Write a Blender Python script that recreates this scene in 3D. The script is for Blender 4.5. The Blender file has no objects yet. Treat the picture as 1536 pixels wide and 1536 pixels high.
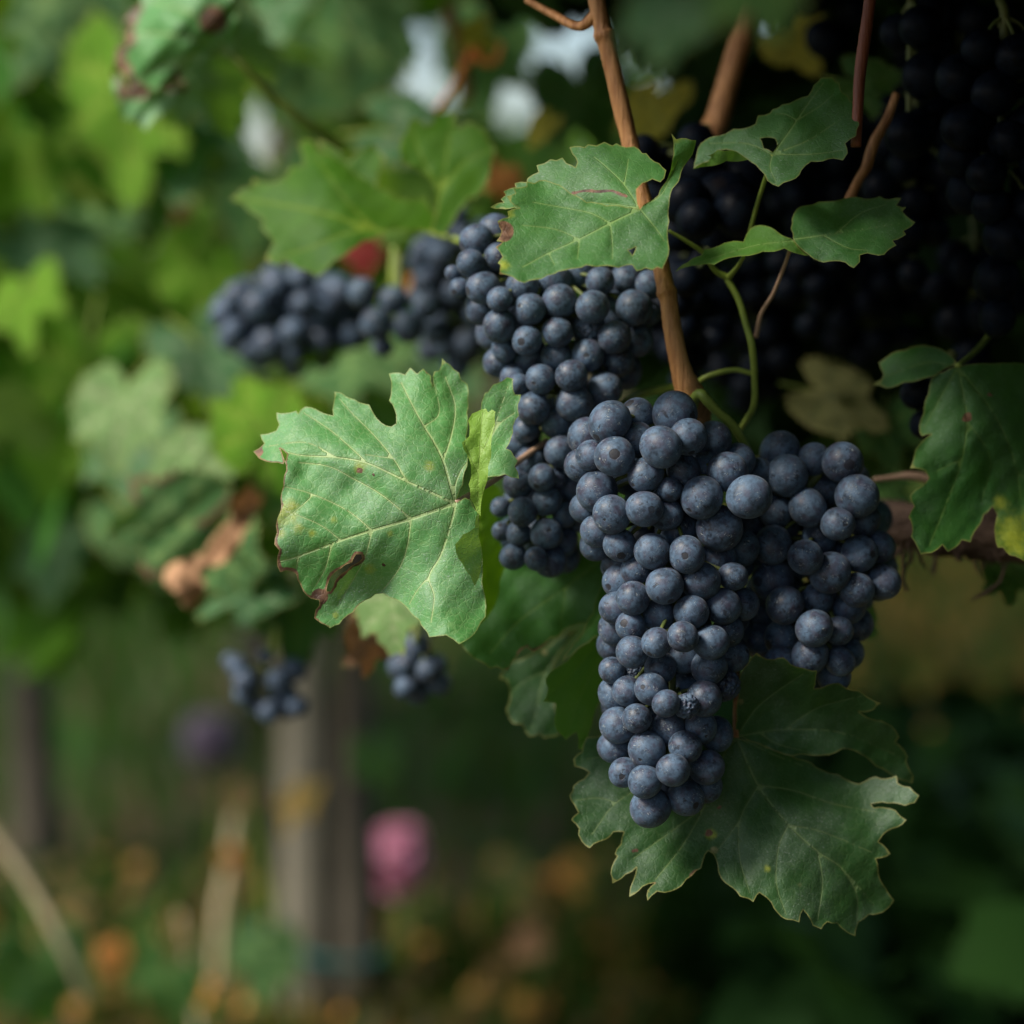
import bpy, math, random
import numpy as np
from mathutils import Vector, Matrix, Euler
from mathutils.geometry import delaunay_2d_cdt

S = bpy.context.scene
C = S.collection
rnd = random.Random(7)
R = math.radians

# ------------------------------------------------------------------ camera, sky, sun, exposure
PITCH = R(7); FPX = 3200.0; CAMZ = 0.8
CAM = Vector((0, 0, CAMZ))
FW = Vector((0, math.cos(PITCH), -math.sin(PITCH))); UP = Vector((0, math.sin(PITCH), math.cos(PITCH))); RT = Vector((1, 0, 0))
cd = bpy.data.cameras.new('camera'); cam = bpy.data.objects.new('camera', cd); C.objects.link(cam)
cam.location = CAM; cam.rotation_euler = (math.pi/2 - PITCH, 0, 0)
cd.sensor_width = 24; cd.sensor_height = 24; cd.lens = 50; cd.clip_start = 0.02; cd.clip_end = 2000
cd.dof.use_dof = True; cd.dof.focus_distance = 0.787; cd.dof.aperture_fstop = 2.4; cd.dof.aperture_blades = 0
S.camera = cam

SUN_EL, SUN_ROT = 46, -118          # degrees; the light comes from the upper left, behind the camera
w = bpy.data.worlds.new('World'); S.world = w; w.use_nodes = True
sky = w.node_tree.nodes.new('ShaderNodeTexSky'); sky.sky_type = 'NISHITA'; sky.sun_disc = False
sky.sun_elevation = R(SUN_EL); sky.sun_rotation = R(SUN_ROT); sky.air_density = 1.0; sky.dust_density = 1.5
w.node_tree.links.new(sky.outputs[0], w.node_tree.nodes['Background'].inputs[0])
w.node_tree.nodes['Background'].inputs[1].default_value = 0.11
sd = bpy.data.lights.new('sun', 'SUN'); sun = bpy.data.objects.new('sun', sd); C.objects.link(sun)
sd.energy = 4.6; sd.angle = R(18); sd.color = (1, 0.95, 0.86)
sdir = Vector((math.cos(R(SUN_EL))*math.sin(R(SUN_ROT)), math.cos(R(SUN_EL))*math.cos(R(SUN_ROT)), math.sin(R(SUN_EL))))
sun.rotation_euler = sdir.to_track_quat('Z', 'Y').to_euler(); sun.location = (-2, -2, 4)
S.view_settings.view_transform = 'Standard'; S.view_settings.look = 'None'; S.view_settings.exposure = 0.42; S.view_settings.gamma = 1
S.render.engine = 'CYCLES'; S.cycles.max_bounces = 6; S.cycles.transparent_max_bounces = 4; S.cycles.use_denoising = True
S.cycles.sample_clamp_indirect = 4

# ------------------------------------------------------------------ helpers
def P(x, y, d):
    x, y, d = float(x), float(y), float(d)
    return CAM + (FW + RT*((x-768)/FPX) - UP*((y-768)/FPX))*d
def Pn(xy, d):
    xy = np.asarray(xy, float); d = np.asarray(d, float).reshape(-1, 1)
    v = np.array(FW)[None] + np.array(RT)[None]*((xy[:, :1]-768)/FPX) - np.array(UP)[None]*((xy[:, 1:2]-768)/FPX)
    return np.array(CAM)[None] + d*v
def zm(pts, ox, oy, s):                        # points read off an enlarged view
    return [(ox+p[0]/s, oy+p[1]/s) + tuple(p[2:]) for p in pts]
def tag(o, label=None, cat=None, group=None, kind=None):
    if label: o['label'] = label
    if cat: o['category'] = cat
    if group: o['group'] = group
    if kind: o['kind'] = kind
    return o
def empty(name, loc):
    o = bpy.data.objects.new(name, None); C.objects.link(o); o.location = loc; o.empty_display_size = 0.01
    return o
def link(name, me, parent=None, mat=None, loc=None):
    o = bpy.data.objects.new(name, me); C.objects.link(o)
    if mat and not me.materials: me.materials.append(mat)
    if parent: o.parent = parent
    if loc is not None: o.location = loc
    return o
def mk(name, v, f, mat=None, attrs=None, smooth=True):
    me = bpy.data.meshes.new(name)
    v = np.asarray(v, np.float32)
    me.from_pydata(v.tolist(), [], [list(map(int, q)) for q in f])
    if attrs:
        for k, a in attrs.items():
            at = me.attributes.new(k, 'FLOAT', 'POINT'); at.data.foreach_set('value', np.asarray(a, np.float32))
    if smooth: me.polygons.foreach_set('use_smooth', [True]*len(me.polygons))
    if mat: me.materials.append(mat)
    me.update(); return me
def crom(pts, n=6):                            # Catmull-Rom through the points
    p = [np.array(q, float) for q in pts]
    if len(p) < 3: 
        return [p[0]+(p[-1]-p[0])*t for t in np.linspace(0, 1, n+1)]
    p = [2*p[0]-p[1]] + p + [2*p[-1]-p[-2]]; out = []
    for i in range(1, len(p)-2):
        for k in range(n):
            t = k/n; a, b, c, d = p[i-1:i+3]
            out.append(0.5*(2*b+(c-a)*t+(2*a-5*b+4*c-d)*t*t+(3*b-a-3*c+d)*t**3))
    out.append(p[-2]); return out
def tube(pts, radii, seg=10, n=6, knob=0.0, seed=0):
    """pts: world points; radii per point -> verts, faces"""
    rr = np.random.RandomState(seed)
    q = crom([list(p)+[r] for p, r in zip(pts, radii)], n)
    V, F = [], []; prev = None
    for i, a in enumerate(q):
        t = (q[min(i+1, len(q)-1)]-q[max(i-1, 0)])[:3]; t = Vector(t).normalized()
        u = prev if prev is not None else (Vector((0, 1, 0)) if abs(t.y) < 0.9 else Vector((1, 0, 0)))
        u = (u - t*u.dot(t)).normalized(); prev = u; b = t.cross(u)
        for k in range(seg):
            an = 2*math.pi*k/seg; r = max(a[3], 1e-5)*(1+knob*rr.uniform(-1, 1))
            V.append(Vector(a[:3])+u*math.cos(an)*r+b*math.sin(an)*r)
    for i in range(len(q)-1):
        for k in range(seg):
            F.append((i*seg+k, i*seg+(k+1) % seg, (i+1)*seg+(k+1) % seg, (i+1)*seg+k))
    c0 = len(V); V.append(Vector(q[0][:3])); c1 = len(V); V.append(Vector(q[-1][:3])); L = (len(q)-1)*seg
    for k in range(seg):
        F.append((c0, (k+1) % seg, k)); F.append((c1, L+k, L+(k+1) % seg))
    return V, F
def merge(parts):
    V, F = [], []
    for v, f in parts:
        o = len(V); V += [tuple(x) for x in v]; F += [tuple(i+o for i in q) for q in f]
    return V, F
def px_tube(spec, **kw):                       # spec: (x, y, depth, radius in photo pixels)
    return tube([P(x, y, d) for x, y, d, r in spec], [r/FPX*d for x, y, d, r in spec], **kw)

# ------------------------------------------------------------------ materials
class N:
    def __init__(s, name):
        s.m = bpy.data.materials.new(name); s.m.use_nodes = True; s.t = s.m.node_tree; s.t.nodes.clear()
        s.out = s.t.nodes.new('ShaderNodeOutputMaterial')
    def n(s, k, **kw):
        nd = s.t.nodes.new('ShaderNode'+k)
        for a, b in kw.items(): setattr(nd, a, b)
        return nd
    def l(s, a, b): s.t.links.new(a, b)
    def put(s, v, i):
        if hasattr(v, 'is_output'): s.l(v, i)
        elif isinstance(v, (tuple, list)): i.default_value = (*v, 1) if len(v) == 3 and len(i.default_value) == 4 else v
        else: i.default_value = v
    def math(s, op, a, b=0.0, clamp=False):
        nd = s.n('Math', operation=op); nd.use_clamp = clamp; s.put(a, nd.inputs[0]); s.put(b, nd.inputs[1]); return nd.outputs[0]
    def mix(s, f, a, b, mode='MIX'):
        nd = s.n('Mix', data_type='RGBA', blend_type=mode); s.put(f, nd.inputs[0]); s.put(a, nd.inputs[6]); s.put(b, nd.inputs[7]); return nd.outputs[2]
    def step(s, v, a, b, lo=0.0, hi=1.0):
        nd = s.n('MapRange', interpolation_type='SMOOTHSTEP'); s.put(v, nd.inputs[0])
        for i, q in zip((1, 2, 3, 4), (a, b, lo, hi)): nd.inputs[i].default_value = q
        return nd.outputs[0]
    def attr(s, n): nd = s.n('Attribute', attribute_name=n); return nd.outputs['Fac']
    def noise(s, vec, scale, detail=3, rough=0.55, dist=0.0):
        nd = s.n('TexNoise'); s.l(vec, nd.inputs['Vector']); nd.inputs['Scale'].default_value = scale
        nd.inputs['Detail'].default_value = detail; nd.inputs['Roughness'].default_value = rough; nd.inputs['Distortion'].default_value = dist
        return nd.outputs['Fac']
    def voro(s, vec, scale, feature='F1', rand=1.0):
        nd = s.n('TexVoronoi', feature=feature); s.l(vec, nd.inputs['Vector']); nd.inputs['Scale'].default_value = scale; nd.inputs['Randomness'].default_value = rand
        return nd
    def scale(s, vec, v):
        nd = s.n('Mapping'); s.l(vec, nd.inputs[0]); nd.inputs['Scale'].default_value = v; return nd.outputs[0]
    def bump(s, h, dist, strength=1.0, normal=None):
        nd = s.n('Bump'); s.put(h, nd.inputs['Height']); nd.inputs['Distance'].default_value = dist; nd.inputs['Strength'].default_value = strength
        if normal: s.l(normal, nd.inputs['Normal'])
        return nd.outputs[0]
    def principled(s, col, rough, spec=0.5, normal=None, **kw):
        b = s.n('BsdfPrincipled'); s.put(col, b.inputs['Base Color']); s.put(rough, b.inputs['Roughness']); s.put(spec, b.inputs['Specular IOR Level'])
        if normal: s.l(normal, b.inputs['Normal'])
        for k, v in kw.items(): s.put(v, b.inputs[k])
        return b.outputs[0]
    def end(s, sh): s.l(sh, s.out.inputs[0]); return s.m

def vec_rand(n):                               # object coordinates moved by the object's random number
    tc = n.n('TexCoord'); oi = n.n('ObjectInfo'); a = n.n('VectorMath', operation='ADD')
    m = n.math('MULTIPLY', oi.outputs['Random'], 37.0); cb = n.n('CombineXYZ')
    for i in range(3): n.l(m, cb.inputs[i])
    n.l(tc.outputs['Object'], a.inputs[0]); n.l(cb.outputs[0], a.inputs[1])
    return a.outputs[0], oi.outputs['Random'], tc.outputs['Object']

def leaf_mat(name, c1, c2, vein, trans, yel=(0.32, 0.36, 0.03), dust=0.5, tmix=0.3, rough=0.42, spec=0.5, net=0.3, speck=0.0):
    n = N(name); v, r, raw = vec_rand(n)
    col = n.mix(n.step(n.noise(v, 28, 4), 0.3, 0.7), c1, c2)
    mott = n.noise(v, 160, 3)
    col = n.mix(n.math('MULTIPLY', n.step(mott, 0.4, 0.75), 0.25), col, tuple(min(1, k*1.6) for k in c2))
    wv = n.n('VectorMath', operation='ADD'); nz = n.n('TexNoise'); n.l(v, nz.inputs['Vector']); nz.inputs['Scale'].default_value = 350; ws = n.n('VectorMath', operation='SCALE'); n.l(nz.outputs['Color'], ws.inputs[0]); ws.inputs['Scale'].default_value = 0.0022; n.l(v, wv.inputs[0]); n.l(ws.outputs[0], wv.inputs[1]); wv = wv.outputs[0]
    d1 = n.voro(wv, 330, 'DISTANCE_TO_EDGE').outputs['Distance']; d2 = n.voro(wv, 900, 'DISTANCE_TO_EDGE').outputs['Distance']
    n1 = n.step(d1, 0.02, 0.09, 1, 0); n2 = n.step(d2, 0.02, 0.12, 1, 0)
    netf = n.math('ADD', n.math('MULTIPLY', n1, net), n.math('MULTIPLY', n2, net*0.45), True)
    col = n.mix(netf, col, tuple(a*0.55+b*0.45 for a, b in zip(c2, vein)))
    ya = n.attr('ylw'); yf = n.step(n.math('ADD', ya, n.math('MULTIPLY', n.math('SUBTRACT', n.noise(v, 260, 4, 0.7), 0.5), 1.5)), 0.25, 1.25)
    col = n.mix(n.math('MULTIPLY', yf, n.math('MINIMUM', n.math('MULTIPLY', ya, 4), 0.9)), col, yel)
    va = n.attr('vein'); vf = n.step(va, 0.55, 1.25, 1, 0); halo = n.step(va, 1.0, 4.5, 0.16, 0)
    col = n.mix(halo, col, vein); col = n.mix(n.math('MULTIPLY', vf, 0.8), col, vein)
    # dust and dried spray: small pale flecks
    fl = n.noise(n.scale(v, (1, 1, 2.5)), 1100, 2, 0.7); ar = n.noise(v, 45, 3)
    ff = n.math('MULTIPLY', n.step(fl, 0.58, 0.70), n.step(ar, 0.42, 0.68)); col = n.mix(n.math('MULTIPLY', ff, dust), col, (0.55, 0.6, 0.55))
    col = n.mix(n.math('MULTIPLY', n.step(ar, 0.4, 0.7), dust*0.22), col, (0.38, 0.46, 0.40))
    if speck:
        sp = n.voro(v, 75); sf = n.math('MULTIPLY', n.step(sp.outputs['Distance'], 0.07, 0.15, 1, 0), n.step(n.noise(v, 30, 1), 0.5, 0.6)); col = n.mix(n.math('MULTIPLY', sf, speck), col, (0.33, 0.27, 0.12))
    ba = n.attr('brn'); bf = n.step(n.math('ADD', ba, n.math('MULTIPLY', n.math('SUBTRACT', n.noise(v, 200, 4), 0.5), 0.5)), 0.42, 0.6)
    bc = n.mix(n.step(n.noise(v, 150, 4), 0.35, 0.65), (0.06, 0.028, 0.016), (0.28, 0.15, 0.085))
    col = n.mix(bf, col, bc)
    ea = n.attr('edge'); col = n.mix(n.math('MULTIPLY', n.step(ea, 0.3, 2.2, 1, 0), 0.5), col, (0.35, 0.30, 0.08))
    ua = n.attr('under'); col = n.mix(n.math('MULTIPLY', ua, 0.8), col, tuple(min(1, .85*t) for t in trans))  # underside tint, with light shining through the blade painted in
    h = n.math('ADD', n.math('MULTIPLY', n1, -0.16), n.math('MULTIPLY', n2, -0.08)); h = n.math('ADD', h, n.math('MULTIPLY', vf, -0.9))
    h = n.math('ADD', h, n.math('MULTIPLY', n.noise(v, 420, 4, 0.6), 0.8))
    nm = n.bump(h, 0.00045, 0.8)
    rg = n.math('ADD', rough, n.math('MULTIPLY', n.noise(v, 90, 3), 0.22))
    p = n.principled(col, rg, spec, nm)
    tr = n.n('BsdfTranslucent'); tcol = n.mix(n.math('MULTIPLY', vf, 0.6), n.mix(bf, trans, (0.12, 0.05, 0.02)), tuple(t*0.5 for t in trans)); n.l(tcol, tr.inputs[0]); n.l(nm, tr.inputs['Normal'])
    mx = n.n('MixShader'); n.put(tmix, mx.inputs[0]); n.l(p, mx.inputs[1]); n.l(tr.outputs[0], mx.inputs[2])
    return n.end(mx.outputs[0])

VE = (0.30, 0.40, 0.12)
M = {}
M['hero'] = leaf_mat('vine leaf pale green', (0.055, 0.215, 0.045), (0.11, 0.32, 0.09), (0.47, 0.60, 0.24), (0.30, 0.50, 0.05), dust=0.85, rough=0.38, net=0.28)
M['mid'] = leaf_mat('vine leaf green', (0.032, 0.12, 0.024), (0.055, 0.165, 0.038), (0.22, 0.36, 0.10), (0.22, 0.45, 0.03), dust=0.35, net=0.18, spec=0.35)
M['backlit'] = leaf_mat('vine leaf lit from behind', (0.032, 0.11, 0.006), (0.058, 0.15, 0.009), (0.20, 0.30, 0.03), (0.24, 0.48, 0.01), dust=0.1, tmix=0.35, net=0.1, spec=0.2)
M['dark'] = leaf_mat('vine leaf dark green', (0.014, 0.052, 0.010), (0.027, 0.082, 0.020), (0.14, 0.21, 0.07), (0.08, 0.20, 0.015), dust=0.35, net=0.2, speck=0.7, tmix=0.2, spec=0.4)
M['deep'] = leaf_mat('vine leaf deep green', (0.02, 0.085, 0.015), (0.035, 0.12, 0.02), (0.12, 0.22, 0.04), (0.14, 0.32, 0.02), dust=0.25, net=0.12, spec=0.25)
M['lime'] = leaf_mat('vine leaf yellow green', (0.11, 0.27, 0.012), (0.17, 0.37, 0.02), (0.30, 0.45, 0.05), (0.30, 0.60, 0.02), dust=0.1, tmix=0.42, net=0.1, spec=0.25)
M['pale'] = leaf_mat('vine leaf pale underside', (0.13, 0.26, 0.06), (0.19, 0.34, 0.10), (0.36, 0.45, 0.2), (0.30, 0.45, 0.1), dust=0.2, rough=0.6)
M['blue'] = leaf_mat('vine leaf blue green', (0.03, 0.12, 0.03), (0.055, 0.18, 0.05), (0.2, 0.3, 0.15), (0.12, 0.3, 0.04), dust=0.25, rough=0.45, spec=0.35)
M['yellow'] = leaf_mat('vine leaf yellow', (0.55, 0.48, 0.03), (0.68, 0.55, 0.06), (0.4, 0.4, 0.06), (0.75, 0.65, 0.05), dust=0.1, tmix=0.45)
M['olive'] = leaf_mat('vine leaf faded olive', (0.20, 0.20, 0.05), (0.28, 0.27, 0.09), (0.16, 0.18, 0.05), (0.3, 0.3, 0.06), dust=0.2)
M['orange'] = leaf_mat('vine leaf orange', (0.75, 0.22, 0.04), (0.85, 0.34, 0.07), (0.5, 0.25, 0.05), (0.9, 0.32, 0.05), dust=0.0, tmix=0.35)
M['sun_patch'] = leaf_mat('leaf in sun patch colour', (0.85, 0.48, 0.10), (0.92, 0.58, 0.16), (0.8, 0.5, 0.15), (0.9, 0.5, 0.1), dust=0.0, tmix=0.1)  # sunlight painted into the colour, for the added leaf on the post
M['red'] = leaf_mat('vine leaf red', (0.35, 0.01, 0.015), (0.5, 0.02, 0.03), (0.4, 0.1, 0.05), (0.8, 0.03, 0.03), dust=0.0, tmix=0.4)
M['brown'] = leaf_mat('dry leaf brown', (0.24, 0.115, 0.05), (0.44, 0.24, 0.12), (0.2, 0.1, 0.05), (0.4, 0.18, 0.06), dust=0.0, tmix=0.15, rough=0.7)

def berry_mat(name, bloom, skin, amt, sheen=0.12, spec=0.42):
    n = N(name); v, r, raw = vec_rand(n)
    big = n.noise(v, 1.3, 3, 0.6); med = n.noise(v, 5, 4, 0.65); fine = n.noise(v, 13, 3, 0.6)
    f = n.math('ADD', n.math('MULTIPLY', n.step(big, 0.32, 0.62), 0.6), n.math('MULTIPLY', n.step(med, 0.35, 0.62), 0.4))
    f = n.math('MULTIPLY', f, amt, True); f = n.math('ADD', f, n.math('MULTIPLY', n.math('SUBTRACT', r, 0.5), 0.22), True)
    col = n.mix(f, skin, bloom)
    pf = n.step(n.noise(v, 1.9, 3), 0.45, 0.66); col = n.mix(n.math('MULTIPLY', pf, 0.5), col, tuple(k*f_ for k, f_ in zip(bloom, (.66, .3, .32))))
    col = n.mix(n.math('MULTIPLY', n.step(fine, 0.5, 0.8), 0.35), col, tuple(k*0.35 for k in skin))
    # rubbed dark blotches
    bl = n.math('MULTIPLY', n.step(n.noise(v, 2.6, 4, 0.6, 0.4), 0.62, 0.68), 0.8); col = n.mix(bl, col, (0.008, 0.009, 0.016))
    dots = n.voro(v, 9); df = n.math('MULTIPLY', n.step(dots.outputs['Distance'], 0.08, 0.2, 1, 0), n.step(n.noise(v, 2.5, 1), 0.45, 0.6)); col = n.mix(n.math('MULTIPLY', df, 0.7), col, (0.008, 0.009, 0.016))
    # pale scratches and dust flecks
    sc = n.noise(n.scale(v, (4, 4, 15)), 1.5, 4, 0.7); sa = n.step(n.noise(v, 2.2, 2), 0.52, 0.66)
    sf = n.math('MULTIPLY', n.step(sc, 0.56, 0.63), sa); col = n.mix(n.math('MULTIPLY', sf, 0.7), col, tuple(k*2.2 for k in bloom) if amt < 1 else (0.45, 0.48, 0.46))
    fk = n.voro(v, 11); kf = n.math('MULTIPLY', n.step(fk.outputs['Distance'], 0.045, 0.10, 1, 0), n.step(n.noise(v, 4, 1), 0.50, 0.6)); col = n.mix(n.math('MULTIPLY', kf, 0.7), col, tuple(k*2.2 for k in bloom) if amt < 1 else (0.42, 0.40, 0.36))
    # scar opposite the stalk
    sx = n.n('SeparateXYZ'); n.l(raw, sx.inputs[0]); px = n.math('ADD', sx.outputs[2], n.math('MULTIPLY', n.math('SUBTRACT', n.noise(v, 6, 2), 0.5), 0.03))
    sk = n.math('MULTIPLY', n.step(px, -1.0, -0.993, 1, 0), n.step(r, 0.3, 0.6, 0.15, 0.9)); col = n.mix(sk, col, (0.012, 0.009, 0.010))
    h = n.math('ADD', n.math('MULTIPLY', fine, 0.25), n.math('MULTIPLY', sf, 0.5)); h = n.math('SUBTRACT', h, sk)
    nm = n.bump(h, 0.0004, 0.6)
    rg = n.step(f, 0.1, 0.8, 0.42, 0.58)
    return n.end(n.principled(col, rg, spec, nm, **{'Sheen Weight': sheen, 'Sheen Roughness': 0.5}))
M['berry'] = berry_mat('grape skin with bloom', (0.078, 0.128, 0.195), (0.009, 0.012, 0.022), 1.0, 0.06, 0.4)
M['berry_dk'] = berry_mat('grape skin with shade painted in', (0.005, 0.010, 0.019), (0.001, 0.0015, 0.003), 0.9, 0.0, 0.10)  # same grapes, with shade painted into the skin colours

M['berry_in'] = None
def simple(name, c1, c2, scale=60, rough=0.6, stretch=(1, 1, 1), bump=0.001, spec=0.4, tr=None):
    n = N(name); v, r, raw = vec_rand(n); vv = n.scale(v, stretch)
    a = n.noise(vv, scale, 5, 0.6); b = n.noise(vv, scale*4, 3)
    col = n.mix(n.step(a, 0.3, 0.7), c1, c2); col = n.mix(n.math('MULTIPLY', n.step(b, 0.55, 0.8), 0.4), col, tuple(k*0.4 for k in c1))
    nm = n.bump(n.math('ADD', a, n.math('MULTIPLY', b, 0.4)), bump, 0.8)
    p = n.principled(col, rough, spec, nm)
    if tr:
        t = n.n('BsdfTranslucent'); n.put(tr, t.inputs[0]); mx = n.n('MixShader'); mx.inputs[0].default_value = 0.35; n.l(p, mx.inputs[1]); n.l(t.outputs[0], mx.inputs[2]); p = mx.outputs[0]
    return n.end(p)
M['cane'] = simple('ripened cane bark', (0.27, 0.11, 0.032), (0.55, 0.27, 0.10), 130, 0.5, (3, 3, 0.15), 0.0012)
M['canered'] = simple('red brown cane', (0.16, 0.045, 0.02), (0.26, 0.08, 0.035), 90, 0.5, (3, 3, 0.3), 0.0006)
M['stem'] = simple('green stem', (0.16, 0.22, 0.035), (0.26, 0.32, 0.05), 150, 0.5, (1, 1, 0.4), 0.0003)
M['stemdk'] = simple('grape stalk', (0.07, 0.10, 0.02), (0.13, 0.14, 0.04), 150, 0.6, (1, 1, 0.4), 0.0003)
M['stempink'] = simple('pinkish leaf stalk', (0.30, 0.19, 0.12), (0.40, 0.25, 0.17), 120, 0.5, (1, 1, 1), 0.0002)
M['berry_in'] = simple('inner grape skin', (0.02, 0.03, 0.05), (0.05, 0.08, 0.12), 150, 0.5, bump=0.0002)
M['bark'] = simple('old vine bark', (0.045, 0.028, 0.020), (0.11, 0.07, 0.05), 40, 0.85, (0.4, 3, 3), 0.006, 0.2)
M['trunk'] = simple('vine trunk bark', (0.05, 0.042, 0.03), (0.13, 0.11, 0.08), 30, 0.85, (3, 3, 0.5), 0.006, 0.2)
M['post'] = simple('weathered post', (0.16, 0.14, 0.10), (0.36, 0.32, 0.24), 30, 0.8, (4, 4, 0.15), 0.004, 0.2)
M['tie'] = simple('teal plastic tie', (0.015, 0.09, 0.08), (0.02, 0.14, 0.12), 60, 0.4)
M['straw'] = simple('dry straw', (0.42, 0.33, 0.18), (0.55, 0.45, 0.27), 60, 0.6)
M['pink'] = simple('pink petals', (0.8, 0.32, 0.48), (0.9, 0.48, 0.62), 40, 0.6, tr=(0.8, 0.45, 0.55))
M['mauve'] = simple('mauve petals', (0.22, 0.18, 0.26), (0.3, 0.24, 0.3), 40, 0.6, tr=(0.45, 0.35, 0.45))
def foliage_mat(name, cols, tmix=0.35, spec=0.2):
    n = N(name); a = n.attr('rnd'); tc = n.n('TexCoord'); cr = n.n('ValToRGB'); n.l(a, cr.inputs[0]); e = cr.color_ramp; e.interpolation = 'LINEAR'
    while len(e.elements) < len(cols): e.elements.new(0.5)
    for el, (p, c) in zip(e.elements, cols): el.position = p; el.color = (*c, 1)
    col = n.mix(n.math('MULTIPLY', n.noise(tc.outputs['Object'], 40, 3), 0.4), cr.outputs[0], (0.02, 0.06, 0.01))
    p = n.principled(col, 0.6, spec); t = n.n('BsdfTranslucent'); n.l(n.mix(0.5 if tmix > .15 else 0.0, cr.outputs[0], (0.3, 0.5, 0.03)), t.inputs[0])
    mx = n.n('MixShader'); mx.inputs[0].default_value = tmix; n.l(p, mx.inputs[1]); n.l(t.outputs[0], mx.inputs[2]); return n.end(mx.outputs[0])
M['foliage'] = foliage_mat('vine foliage', [(0, (0.012, 0.06, 0.006)), (0.4, (0.04, 0.15, 0.014)), (0.7, (0.15, 0.34, 0.02)), (0.9, (0.24, 0.40, 0.09)), (1, (0.42, 0.38, 0.04))])
M['foliage_shade'] = foliage_mat('vine foliage with shade painted in', [(0, (0.010, 0.026, 0.007)), (0.6, (0.018, 0.045, 0.010)), (1, (0.03, 0.07, 0.012))], 0.08, 0.08)  # darker copy of the vine foliage, shade painted into its greens
M['weeds'] = foliage_mat('weeds with shade painted in', [(0, (0.008, 0.022, 0.006)), (1, (0.016, 0.045, 0.008))], 0.1, 0.03)  # canopy shade is painted into these dark greens
M['grass'] = foliage_mat('meadow grass', [(0, (0.008, 0.045, 0.004)), (0.5, (0.022, 0.085, 0.008)), (0.8, (0.05, 0.07, 0.015)), (0.94, (0.22, 0.15, 0.06)), (1, (0.42, 0.22, 0.06))], 0.16, 0.1)

# ------------------------------------------------------------------ hero leaves
def inside(pts, poly):
    x, y = pts[:, 0], pts[:, 1]; poly = np.asarray(poly); c = np.zeros(len(pts), bool); j = len(poly)-1
    for i in range(len(poly)):
        xi, yi = poly[i]; xj, yj = poly[j]
        if yi != yj:
            k = ((yi > y) != (yj > y)) & (x < (xj-xi)*(y-yi)/(yj-yi)+xi); c ^= k
        j = i
    return c
def segdist(pts, a, b):
    a = np.asarray(a, float)[:2]; b = np.asarray(b, float)[:2]; d = b-a; L = (d*d).sum()+1e-9
    t = np.clip(((pts-a)@d)/L, 0, 1); return np.hypot(*(pts-(a+t[:, None]*d)).T), t
def polydist(pts, poly, closed=True):
    m = np.full(len(pts), 1e9)
    for i in range(len(poly)-(0 if closed else 1)):
        m = np.minimum(m, segdist(pts, poly[i], poly[(i+1) % len(poly)])[0])
    return m
def tps(ctrl):
    c = np.asarray(ctrl, float); X = c[:, :2]/100; n = len(X)
    r = np.hypot(*(X[:, None]-X[None]).transpose(2, 0, 1)); K = np.where(r > 0, r*r*np.log(r+1e-9), 0)+np.eye(n)*0.02
    Pm = np.hstack([np.ones((n, 1)), X]); A = np.block([[K, Pm], [Pm.T, np.zeros((3, 3))]])
    s = np.linalg.solve(A+np.eye(n+3)*1e-9, np.concatenate([c[:, 2], np.zeros(3)]))
    def f(p):
        p = np.asarray(p)/100; r = np.hypot(*(p[:, None]-X[None]).transpose(2, 0, 1)); return np.where(r > 0, r*r*np.log(r+1e-9), 0)@s[:n]+s[n]+p@s[n+1:]
    return f
def rough_outline(poly, rr, amp=0.9, seg=7):
    out = []
    for i in range(len(poly)):
        a = np.array(poly[i], float); b = np.array(poly[(i+1) % len(poly)], float); L = np.hypot(*(b-a)); k = max(1, int(L/seg)); nn = np.array([-(b-a)[1], (b-a)[0]])/(L+1e-9)
        sgn = rr.choice([-1, 1])
        for j in range(k):
            t = j/k; out.append(a+(b-a)*t+nn*(0 if j == 0 else (sgn*math.sin(math.pi*t)*min(2.2, L*0.07)+rr.uniform(-amp, amp)*0.5)))
    return np.array(out)
def vwave(x, y, s):                            # soft waves of the blade, in mm
    return (np.sin(x/23+s)*np.cos(y/31-s*1.7)+0.6*np.sin(x/12.5-y/17+s*3)+0.35*np.sin(x/7+y/8.3+s))
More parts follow.
